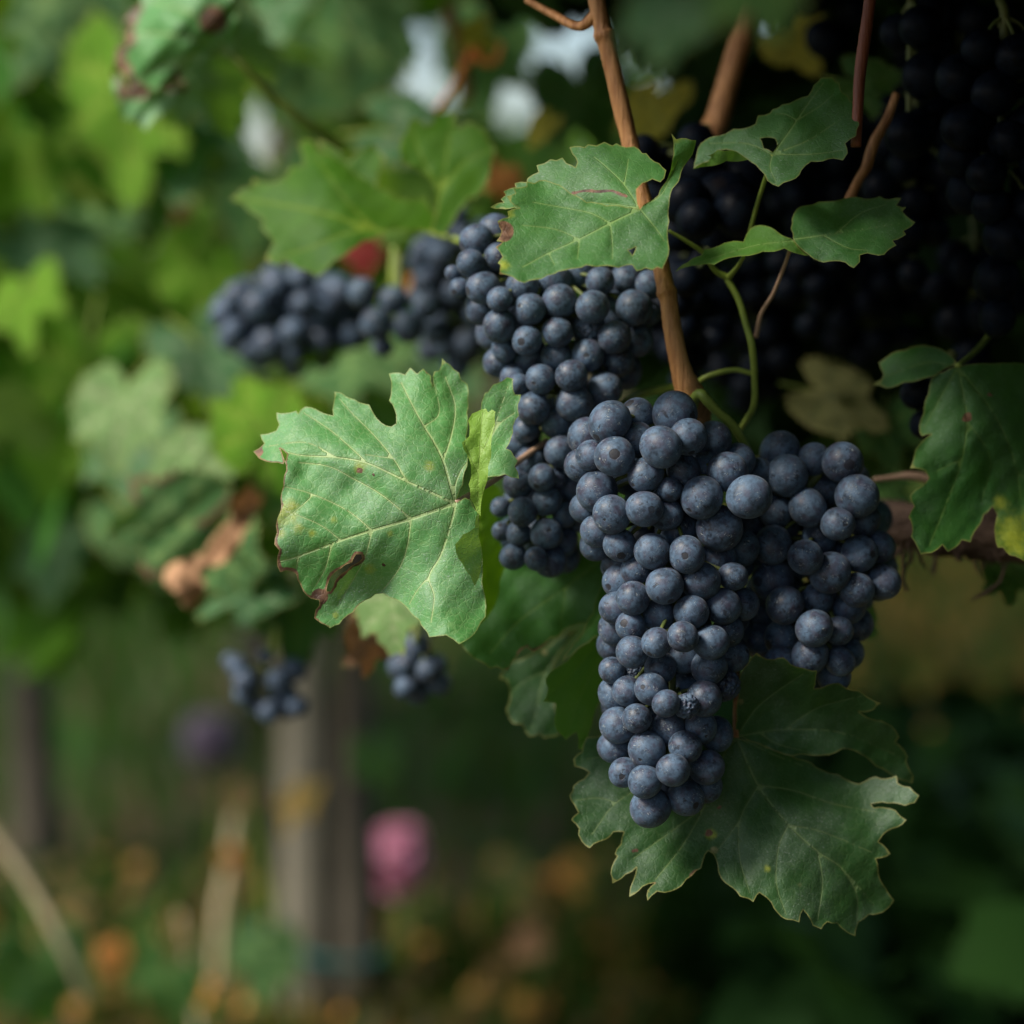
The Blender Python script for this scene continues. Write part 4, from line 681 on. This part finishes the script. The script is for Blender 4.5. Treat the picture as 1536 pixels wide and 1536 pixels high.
LV = [
 # x, y, depth, size, material, roll, yaw, pitch, variant, dry, label
 (60,60,1.45,200,'mid',200,30,-20,0,0,'large mid green blurred leaf in the top left corner'),
 (190,180,1.35,170,'lime',170,-20,10,1,0,'blurred yellow green leaf under the top left corner leaf'),
 (40,250,1.5,150,'lime',150,35,-10,2,0,'blurred bright leaf at the left edge, third down from the top'),
 (290,110,1.15,150,'mid',215,25,25,3,0,'green leaf behind the curled leaf with dry brown teeth'),
 (400,60,1.3,120,'blue',180,-30,-30,0,0,'bluish leaf tucked beside the long slanting leaf stalk at top left'),
 (500,110,1.5,170,'deep',140,20,-20,2,0,'deep green leaf in the shade right of the slanting stalk'),
 (560,30,1.25,110,'mid',200,-40,20,1,0,'green leaf folded at the top edge, left of the sky gaps'),
 (270,250,1.4,140,'blue',190,10,-45,4,0,'blue green shiny leaf above the blurred brown cane'),
 (60,390,1.5,120,'blue',230,20,-40,1,0,'blue green leaf at left, between the two yellow spots'),
 (150,350,1.7,160,'mid',160,-25,5,3,0,'blurred green leaf around the lower yellow spot'),
 (420,330,1.5,150,'deep',200,0,-20,0,0,'deep green leaf behind the wide yellow green leaf'),
 (600,215,1.2,120,'blue',250,20,-35,4,0,'pale blue green leaf left of the upright yellow green leaf'),
 (300,440,1.4,110,'lime',150,-20,20,2,0,'lime leaf just above left of the wide blurred bunch'),
 (40,470,1.35,90,'lime',200,-20,-20,4,0,'bright blurred leaf at the left edge, below the blue green one'),
 (170,470,1.6,130,'lime',220,20,-15,0,0,'yellowish blurred leaf left of the lime leaf'),
 (190,640,1.22,115,'pale',185,-15,-20,3,0,'pale grey green leaf showing its underside, at left centre'),
 (130,600,1.4,150,'lime',170,20,10,1,0,'lime leaf behind the pale grey green leaf'),
 (390,610,1.12,105,'lime',15,10,-10,2,0,'bright lime leaf touching the upper left corner of the big pale leaf'),
 (300,560,1.3,120,'blue',200,30,-30,4,0,'bluish leaf beneath the wide blurred bunch'),
 (520,560,1.25,120,'mid',240,-10,-40,0,0,'green leaf under the wide blurred bunch, above the big pale leaf'),
 (640,570,1.3,110,'blue',180,30,-20,3,0,'soft green leaf behind the top lobe of the big pale leaf'),
 (480,530,1.15,60,'lime',140,30,-50,1,0,'small bright leaf catching light under the wide blurred bunch'),
 (300,700,1.15,95,'pale',120,15,-40,1,0,'pale yellow and green leaf above the dry curled leaf'),
 (285,790,1.10,115,'mid',95,20,10,0,1,'green leaf with dry orange margin left of the dry curled leaf'),
 (200,700,1.35,110,'blue',190,-20,-30,2,0,'bluish leaf below the pale grey green leaf'),
 (120,680,1.5,130,'mid',160,30,-10,3,0,'soft green leaf at left, above the low dark bunch'),
 (340,850,1.10,100,'mid',200,-25,5,3,0,'green leaf below the dry curled leaf'),
 (390,900,1.10,90,'blue',115,10,-45,4,0,'shiny blue green leaf above the small loose cluster'),
 (440,930,1.12,100,'deep',180,15,5,1,0,'deep green leaf behind the stalk of the small loose cluster'),
 (200,810,1.4,100,'mid',210,20,-20,4,0,'blurred green leaf left of the leaf with dry orange margin'),
 (90,850,1.6,110,'blue',180,-30,-20,2,0,'blurred bluish leaf beside the top of the dark trunk'),
 (590,925,.93,88,'pale',200,-30,-15,3,0,'pale leaf underside showing below the big pale leaf'),
 (555,975,.95,65,'brown',185,45,15,0,1,'dry brown edged leaf below the pale underside, right of the post'),
 (655,915,.96,70,'mid',230,10,-30,2,1,'green leaf with brown lower margin above the small half hidden bunch'),
 (730,100,1.5,110,'deep',170,-10,0,1,0,'deep green leaf between the two left sky gaps'),
 (870,165,1.35,110,'deep',200,10,-10,0,0,'dark green leaf behind the orange brown cane at the top'),
 (985,185,1.1,85,'yellow',170,-30,-25,2,0,'large yellow leaf behind the cane at the top centre'),
 (820,200,1.12,42,'yellow',150,-30,-20,3,0,'small pale yellow leaf left of the orange brown cane'),
 (720,60,1.2,40,'yellow',120,30,10,2,0,'small yellow curled leaf by the orange tendril'),
 (1190,75,1.08,75,'yellow',220,-25,-25,4,0,'yellow leaf at the top, right of the thick brown cane'),
 (1150,130,1.25,110,'deep',170,-10,-10,1,0,'deep green leaf under the yellow leaf at the top'),
 (1290,140,.93,75,'mid',240,20,-20,3,0,'green leaf behind the dark red cane, above the dull leaf'),
 (1010,45,.50,110,'blue',175,-15,-30,0,0,'out of focus bluish leaf in front at the top edge'),
 (1120,5,.48,110,'deep',200,10,-20,2,0,'out of focus dark leaf at the top edge, right of the bluish one'),
 (1240,610,1.0,95,'olive',240,20,-20,1,0,'faded yellow olive leaf in the shade above the right bunch'),
 (1330,660,1.02,70,'deep',190,-20,0,4,0,'dark green leaf between the right bunch and the leaf with the yellow tip'),
 (1340,735,1.0,50,'deep',90,0,-30,2,0,'small green leaf lying along the top of the old woody arm'),
 (1280,940,.9,55,'deep',180,35,0,3,0,'dark leaf edge showing right of the lower right bunch'),
 (1510,870,.92,55,'deep',185,10,0,0,0,'dark leaf under the old woody arm at the right edge'),
 (755,280,1.2,42,'orange',170,30,0,2,0,'small orange leaf left of the cracked leaf'),
 (542,388,1.35,42,'red',180,20,0,1,0,'small red leaf above the wide blurred bunch'),
 (120,372,1.6,34,'yellow',160,20,10,3,0,'round yellow blurred leaf added as a glint of light at left, the lower of two'),  # added leaf in place of a blurred bright highlight
 (62,275,1.6,32,'yellow',190,-20,10,0,0,'yellow blurred leaf at left, the upper of two'),
 (615,430,1.35,18,'orange',180,0,0,0,0,'tiny orange leaf between the blurred bunches'),
 (455,1215,1.8,58,'sun_patch',180,-35,-35,4,0,'golden orange leaf added as a sun patch on the front of the pale post'),  # added leaf standing in for sunlight falling on the post
 (395,1450,1.9,80,'mid',170,20,-20,1,0,'low green leaf left of the teal tie'),
 (60,1480,1.7,110,'deep',190,20,15,3,0,'broad dark green leaf in the bottom left corner'),
 (250,1490,1.8,90,'deep',150,-20,20,0,0,'dark green leaf at the bottom edge, second from the left'),
 (560,1150,1.9,60,'mid',190,30,0,2,0,'small green leaf right of the dark trunk beside the post'),
 (165,1440,1.9,36,'orange',185,30,0,1,0,'orange leaf added as a sun glint on the grass at lower left'),  # added leaf standing in for a glint of low sun
 (300,1495,1.9,34,'orange',160,-20,0,3,0,'orange leaf added as a sun glint at the bottom edge, right of the dark green leaves'),  # another leaf added where low sun glints
 (345,1290,2.0,24,'orange',200,20,0,2,0,'orange brown leaf among the tall dry stalks'),
 (365,1200,2.0,34,'brown',150,20,0,4,0,'brown dry leaf at the top of the tall dry stalks'),
 (830,1340,2.6,42,'orange',200,20,-40,1,0,'orange fallen leaf in the grass at bottom centre'),
 (800,1420,2.3,40,'brown',120,20,-40,0,0,'brown fallen leaf in the grass at bottom centre'),
 (770,1300,2.8,32,'olive',100,20,-50,3,0,'olive leaf low in the grass, behind the orange fallen leaf'),
]
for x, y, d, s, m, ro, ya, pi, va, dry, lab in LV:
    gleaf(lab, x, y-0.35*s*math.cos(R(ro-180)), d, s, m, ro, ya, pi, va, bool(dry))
# dry curled leaf (crumpled strip) and the curled leaf with brown teeth at the top left
cur = [(375,725),(395,745),(380,775),(365,800),(350,835),(320,850),(300,860),(310,885),(290,910),(280,915),(265,890),(245,875),(250,850),(280,838),(305,830),(325,800),(345,780),(350,750)]
hero_leaf('dry_leaf', 'crumpled dry pinkish brown leaf hanging in a curl at left centre', (300,840), 1.06, [dict(out=cur, ctrl=[(375,725,0),(395,760,12),(350,800,-6),(320,830,8),(270,870,-12),(290,910,4),(250,860,10)])], 'brown', step=6, quilt=2, wave=4.5, cat='leaf')
hero_leaf('vine_leaf', 'curled vine leaf with dry brown teeth, on the long slanting stalk at top left', (352,82), 1.02, [
 dict(out=z8([(700,165),(650,170),(590,190),(540,215),(560,250),(530,255),(480,270),(420,290),(390,270),(375,220),(345,205),(350,150),(385,130),(380,100),(400,80),(375,60),(400,30),(430,10),(430,-60),(600,-90),(700,-60),(720,60)]), ctrl=z8([(700,165,0),(540,215,-6),(420,290,6),(345,160,14),(400,60,4),(430,-60,20),(600,60,-16),(520,130,-14)]), veins=[zv(z8, (2,.8), [(700,165),(600,170),(500,200),(400,250)]), zv(z8, (1.6,.8), [(700,165),(560,110),(400,100)]), zv(z8, (1.6,.8), [(700,165),(600,50),(450,0)])]),
 dict(out=z8([(340,210),(390,270),(450,285),(530,265),(575,258),(560,300),(500,340),(440,395),(410,370),(370,360),(350,300)]), ctrl=z8([(340,210,24),(575,258,14),(440,395,20)]))], 'hero', step=6, quilt=1.5, wave=2.2,
 brown=[(190,20,26,20),(192,58,16,22),(180,95,26,22),(200,135,26,20),(262,122,24,12),(215,168,14,10),(320,30,22,0)], petiole=[(349,82,1.02,5),(365,100,1.02,6),(410,145,1.03,7),(460,185,1.04,7),(510,222,1.06,7)])
tube_thing('tendril', 'orange curled tendril hanging between the sky gaps at the top', 'tendril', [(655,165,1.15,4),(680,130,1.15,5),(700,95,1.15,6),(712,75,1.15,7),(725,92,1.15,6),(745,90,1.15,5),(752,65,1.15,4)], 'cane')
M['orange_t'] = simple('orange tendril', (0.75, 0.20, 0.03), (0.85, 0.30, 0.05), 40); bpy.data.objects['tendril.001'].data.materials[0] = M['orange_t']
for spec, lab in (([(280,180,1.5,14),(276,260,1.5,15),(274,340,1.5,14),(272,440,1.5,13)], 'blurred brown upright cane at left, among the leaves'),
                  ([(415,890,1.12,6),(414,940,1.12,7),(413,985,1.12,6)], 'yellow green stalk above the small loose cluster'),
                  ([(592,370,1.04,5),(590,410,1.04,6),(592,450,1.04,5)], 'bright yellow green stalk of the small blurred cluster'),
                  ([(675,10,1.3,12),(690,80,1.3,11),(700,150,1.3,10)], 'dark upright shoot at the top, left of the sky gap')):
    tube_thing('shoot', lab, 'shoot', spec, 'stem' if 'green' in lab else 'cane')

# ------------------------------------------------------------------ ground, grass, posts, vines behind
def world_ground(x, y): return 0.0
gm = N('meadow soil'); tc = gm.n('TexCoord'); o_ = tc.outputs['Object']
gcol = gm.mix(gm.step(gm.noise(o_, 1.3, 4), .35, .55), (0.02, 0.04, 0.009), (0.085, 0.055, 0.03)); gcol = gm.mix(gm.step(gm.noise(o_, 12, 4), .45, .7), gcol, (0.03, 0.065, 0.015))
gmat = gm.end(gm.principled(gcol, 0.9, 0.2, gm.bump(gm.noise(o_, 25, 4), 0.03)))
N_ = 70; xs = np.sign(np.linspace(-1, 1, N_))*np.abs(np.linspace(-1, 1, N_))**3*300; ys = np.linspace(0, 1, N_)**3*600-3
gv = [(x, y, 0.02*math.sin(x*1.7)*math.cos(y*1.3)-0.02) for y in ys for x in xs]; gf = [(j*N_+i, j*N_+i+1, (j+1)*N_+i+1, (j+1)*N_+i) for j in range(N_-1) for i in range(N_-1)]
tag(link('ground', mk('ground', gv, gf, gmat)), kind='structure')

def grass(n, seed, xr, yr, h, name, dry=0.0):
    rr = np.random.RandomState(seed); x = rr.uniform(*xr, n); y = yr[0]+(yr[1]-yr[0])*rr.uniform(0, 1, n)**1.5; hh = rr.uniform(.4, 1, n)*h; a = rr.uniform(0, 6.28, n); ln = rr.uniform(.1, .7, n)*hh; wd = rr.uniform(.002, .005, n)*(1+y/4)
    b = np.stack([x, y, np.full(n, -.03)], 1); sx = np.stack([np.cos(a), np.sin(a), 0*a], 1)*wd[:, None]; l = np.stack([-np.sin(a), np.cos(a), 0*a], 1)*ln[:, None]; up = np.array([0, 0, 1.])*hh[:, None]
    V = np.stack([b-sx, b+sx, b+l*.35+up*.6+sx*.7, b+l*.35+up*.6-sx*.7, b+l+up], 1).reshape(-1, 3); k = np.arange(n)*5
    F = [(q, q+1, q+2, q+3) for q in k]+[(q+3, q+2, q+4) for q in k]
    patch = 0.5+0.5*np.sin(x*2.1+1)*np.cos(y*1.3); c = np.clip(rr.uniform(0, 1, n)**1.3*.85+patch*.25-.1+dry, 0, 1)
    o = link(name, mk(name, V, F, M['grass'], {'rnd': np.repeat(c, 5)})); tag(o, 'blurred green and straw coloured grass covering the ground under the vines', 'grass', kind='stuff')
grass(24000, 1, (-2.6, 2.2), (1.5, 10), .13, 'grass')
grass(9000, 2, (.5, 2.6), (3.2, 6.5), .10, 'dry_grass', .55)
grass(5000, 5, (-1.1, .2), (1.75, 2.5), .08, 'dry_grass', .5)
for o in C.objects:
    if o.name.startswith('dry_grass'): o['label'] = 'dry straw coloured grass in the open ground'
def scatter(name, label, kindm, n, seed, xr, yr, zr, size, lo=0, hi=1):
    rr = np.random.RandomState(seed); V = []; F = []; A_ = []; k = 0
    for i in range(n):
        p = np.array([rr.uniform(*xr), rr.uniform(*yr), rr.uniform(*zr)]); e = np.array(Euler((R(rr.uniform(-50, 50)), R(rr.uniform(-50, 50)), rr.uniform(0, 6.28))).to_matrix())
        V.append((e @ (TP*size*rr.uniform(.6, 1.2)).T).T+p); A_ += [rr.uniform(lo, hi)]*17; F += [(k, k+1+j, k+1+(j+1) % 16) for j in range(16)]; k += 17
    tag(link(name, mk(name, np.vstack(V), F, M[kindm], {'rnd': A_})), label, 'leaves', kind='stuff')

# leaves of the plants behind: template with lobes, many small blades
TA = [-90, -62, -40, -15, 8, 30, 45, 66, 90, 114, 135, 150, 172, 195, 220, 242]; TR = [.1, .55, .75, .66, .78, .92, .74, .86, 1.05, .86, .74, .92, .78, .66, .75, .55]
TP = np.array([(0, 0, 0)]+[(r*math.cos(R(a)), r*math.sin(R(a)), .18*abs(math.cos(R(a)))*r-.25*r*r) for a, r in zip(TA, TR)])
GAPS = [(625,125,50),(780,145,48),(862,78,54),(390,228,48),(310,365,20),(128,425,14),(715,135,14),(640,50,22),(1160,60,34),(330,145,18),(1000,170,30)]
M['litter'] = foliage_mat('fallen leaves', [(0, (0.06, 0.035, 0.02)), (0.6, (0.18, 0.10, 0.04)), (0.85, (0.36, 0.17, 0.05)), (1, (0.55, 0.28, 0.06))], 0.2)
scatter('fallen_leaves', 'brown, orange and yellow fallen leaves lying in the grass', 'litter', 900, 3, (-.8, .15), (1.8, 2.65), (0, .04), .018)
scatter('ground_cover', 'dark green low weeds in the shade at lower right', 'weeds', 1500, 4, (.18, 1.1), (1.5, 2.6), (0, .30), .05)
def foliage(name, boxes, n, size, seed, mat, parent, J, gaps=True, bias=0.0):
    rr = np.random.RandomState(seed); V = []; F = []; A_ = []; k = 0; m = 0; tot = sum(b[6] if len(b) > 6 else 1 for b in boxes)
    ntry = 0
    while m < n and ntry < n*8:
        ntry += 1; b = boxes[rr.choice(len(boxes), p=[(q[6] if len(q) > 6 else 1)/tot for q in boxes])]
        p = np.array([rr.uniform(b[0], b[1]), rr.uniform(b[2], b[3]), rr.uniform(b[4], b[5])]); s = size*rr.uniform(.55, 1.15)
        if gaps:
            d = Vector(p)-CAM; zc = d.dot(FW)
            if zc > .2:
                X = 768+FPX*d.dot(RT)/zc; Y = 768-FPX*d.dot(UP)/zc; pr = s*FPX/zc*0.75
                if any((X-g[0])**2+(Y-g[1])**2 < (g[2]+pr*.6)**2 for g in GAPS): continue
        e = Euler((R(rr.uniform(20, 120)), R(rr.uniform(-35, 35)), rr.uniform(0, 6.28))).to_matrix()
        q = (np.array(e) @ (TP*s*np.array([rr.choice([-1, 1]), 1, rr.uniform(-.5, 1.5)])).T).T+p-np.array(J); V.append(q); c = np.clip(rr.uniform(0, 1)**1.4*.97+bias, 0, 1); A_ += [c]*17
        F += [(k, k+1+i, k+1+(i+1) % 16) for i in range(16)]; k += 17; m += 1
    me = mk(name, np.vstack(V), F, M[mat], {'rnd': A_}); return link(name, me, parent)
def vine(label, base, trunk, boxes, n, size, seed, mat='foliage', gaps=True, bias=0.0, tr=.03, canes=()):
    J = Vector(base); root = empty('grapevine', J); tag(root, label, 'grapevine', 'grapevines of the vineyard rows')
    if trunk:
        v, f = tube([Vector(p) for p in trunk], [tr*1.35]+[tr]*(len(trunk)-2)+[tr*.8], seg=12, n=5, knob=.1, seed=seed); link('trunk', mk('trunk', [tuple(Vector(q)-J) for q in v], f, M['trunk']), root)
    foliage('foliage', boxes, n, size, seed, mat, root, J, gaps, bias); return root
def G(x, d):                                   # ground point under picture column x at depth d
    p = P(x, 768, d); return (p.x, p.y, -.03)
g1 = G(530, 2.2); 
vine('grapevine on the near row whose dark trunk stands beside the pale post', g1, [g1, (g1[0]-.004, g1[1], .3), (g1[0]+.004, g1[1], .5), (g1[0]-.01, g1[1]-.01, .62), (g1[0]+.05, g1[1]-.2, .68)], [(-.75, -.02, 1.75, 2.7, .66, 1.25, 3), (-.35, .35, 1.8, 2.8, .80, 1.3, 2), (-.5, -.2, 1.6, 2.0, .50, .75, .6), (-.7, .4, 1.6, 2.7, 1.16, 1.8, 4), (-.62, -.06, 1.36, 1.75, .60, 1.05, 1.1)], 2500, .047, 31, tr=.022)
g2 = G(48, 2.75)
vine('grapevine behind at the left edge with a blurred dark trunk', g2, [g2, (g2[0]-.01, g2[1], .3), (g2[0]+.01, g2[1], .55), (g2[0]-.03, g2[1], .75)], [(-1.15, -.45, 2.3, 3.4, .55, 1.3, 1)], 600, .06, 32, tr=.025)
g3 = (-.45, 3.7, -.03)
vine('third grapevine along the near row, far behind the post', g3, [g3, (-.45, 3.7, .4), (-.44, 3.7, .7)], [(-1.1, .1, 3.1, 4.8, .72, 1.35, 1), (-.5, .6, 3.3, 5, .95, 1.35, .6), (-.9, .7, 2.9, 5, 1.5, 2.0, 1.6)], 1500, .06, 33)
g4 = (.62, 1.0, -.03)
vine('shaded grapevine at the right edge that carries the nearest dark bunches, with unseen canopy added to block light', g4, [g4, (.62, 1.0, .4), (.6, .98, .62), (.52, .93, .74)],
     [(.085, .6, 1.16, 1.5, .665, 1.25, 7), (-.08, .2, .45, .85, .975, 1.12, 1.1), (.0, .5, .12, .85, .965, 1.14, 5), (-.16, .2, .88, 1.3, 1.03, 1.2, 8), (-.04, .5, .5, 1.0, 1.02, 1.2, 5), (.17, .5, .4, .8, .93, 1.1, 3), (.19, .5, .05, .6, .5, 1.1, 3), (.24, .6, .86, 1.3, .70, 1.2, 2), (.02, .6, .35, 1.3, 1.0, 1.2, 6), (.27, .5, .2, .8, .5, 1.1, 3), (.0, .12, 1.14, 1.4, .92, 1.2, 1)], 10500, .055, 34, 'foliage_shade', True, tr=.035)  # added dark leaf wall behind, and unseen canopy that blocks sun and sky
for i, (x, y, sx, h, n, lab) in enumerate(((-3.4, 9.5, 1.6, 1.25, 700, 'distant grapevine of the far row at left'), (-1.6, 13, 2.2, 1.15, 900, 'distant grapevine in the gap left of the post'), (1.2, 14, 2.2, 1.15, 900, 'distant grapevine low behind the central bunch'),
                                           (4.3, 15, 2.0, 1.4, 800, 'distant grapevine under the old woody arm at right'), (-6.5, 16, 2.5, 2.0, 800, 'farthest grapevine outside the left edge'))):
    b = (x, y, -.03); vine(lab, b, [b, (x, y, .4), (x+.05, y, .8)], [(x-sx, x+sx, y-.5, y+.8, .25, h, 1)], n, .13, 40+i, 'foliage', False, 0.0)

def box_post(label, x0, x1, d, ztop, mat, name='post'):
    J = Vector(G((x0+x1)/2, d)); w_ = (x1-x0)/2/FPX*d; bm = bmesh.new(); bmesh.ops.create_cube(bm, size=1, matrix=Matrix.Translation((0, 0, ztop/2)) @ Matrix.Diagonal((w_*2, w_*1.9, ztop, 1)))
    bmesh.ops.bevel(bm, geom=[e for e in bm.edges], offset=.012, segments=3, affect='EDGES'); bmesh.ops.subdivide_edges(bm, edges=[e for e in bm.edges if abs(e.verts[0].co.z-e.verts[1].co.z) > .3], cuts=14)
    r_ = random.Random(3)
    for v in bm.verts: v.co.x += r_.uniform(-1, 1)*.0012; v.co.y += r_.uniform(-1, 1)*.0012
    me = bpy.data.meshes.new(name); bm.to_mesh(me); bm.free(); me.materials.append(M[mat]); o = link(name, me, loc=J); tag(o, label, 'post'); return o
po = box_post('pale grey weathered square post standing beside the dark trunk', 411, 488, 2.2, 1.55, 'post')
# teal tie looped round post and trunk
tp = []
for k in range(29):
    a = 2*math.pi*k/28; c = P(482, 1430, 2.235); tp.append((c.x+.058*math.cos(a), c.y+.055*math.sin(a), c.z+.012-.016*math.cos(a)))
v, f = tube([Vector(p) for p in tp], [.006]*29, seg=8, n=2); tag(link('plastic_tie', mk('plastic_tie', v, f, M['tie'])), 'teal plastic tie looped around the pale post and the trunk near the ground', 'tie')
for i, (spec, mt, lab) in enumerate((([(-40,1210,1.6,7),(40,1320,1.6,8),(95,1420,1.6,7),(130,1500,1.62,6)], 'straw', 'long pale dry stalk slanting across the lower left corner'),
     ([(365,1180,2.0,5),(385,1270,2.0,6),(402,1370,2.0,6),(405,1460,2.0,5)], 'stem', 'upright green stalk left of the pale post'),
     ([(355,1190,2.05,6),(345,1290,2.05,9),(330,1380,2.05,9),(325,1480,2.05,7)], 'straw', 'tall dry seed stalk left of the green stalk'),
     ([(270,1370,1.8,4),(285,1450,1.8,5),(300,1560,1.8,5)], 'straw', 'thin dry stalk rising from the bottom edge'))):
    tube_thing('grass_stalk', lab, 'stalk', spec, mt, seed=i)
# flowers far behind
def flower(label, x, y, d, wpx, hpx, mat, seed):
    J = P(x, y, d); root = empty('flower', J); tag(root, label, 'flower'); rr = random.Random(seed); m = d/FPX; V = []; F = []
    for k in range(46):
        a = rr.uniform(0, 6.28); v = rr.uniform(-1, 1); w_ = math.sqrt(1-v*v*.9); c = Vector((math.cos(a)*w_*wpx/2*m*.7, math.sin(a)*w_*wpx/2*m*.7, -v*hpx/2*m*.75)); n_ = c.normalized(); t = n_.cross(Vector((0, 0, 1))).normalized(); b = n_.cross(t); s = wpx*m*.23; o = len(V)
        for q in range(8): an = q*math.pi/4; V.append(tuple(c+t*math.cos(an)*s+b*math.sin(an)*s*1.2+n_*(.2*s*math.cos(an*2))))
        V.append(tuple(c-n_*s*.35)); F += [(o+8, o+q, o+(q+1) % 8) for q in range(8)]
    link('petals', mk('petals', V, F, M[mat]), root); v, f = tube([Vector((0, 0, 0)), Vector((.01, .01, -.1)), Vector((.0, .02, -(J.z+.03)))], [.004, .004, .005]); link('stem', mk('flower_stem', v, f, M['stem']), root)
flower('blurred pink blossom low behind the post, right of the dark trunk', 598, 1290, 2.4, 95, 130, 'pink', 1)
flower('blurred mauve blossom behind, left of the pale post', 315, 1110, 2.7, 95, 90, 'mauve', 2)
for o in C.objects:
    if o.get('category') == 'leaf': o['group'] = 'leaves of the grapevines'
    elif o.get('category') in ('cane', 'shoot', 'stalk', 'tendril', 'twig'): o['group'] = {'cane': 'canes of the grapevines', 'shoot': 'shoots of the grapevines', 'stalk': 'thin stalks', 'tendril': 'tendrils of the grapevines', 'twig': 'thin twigs'}[o['category']]
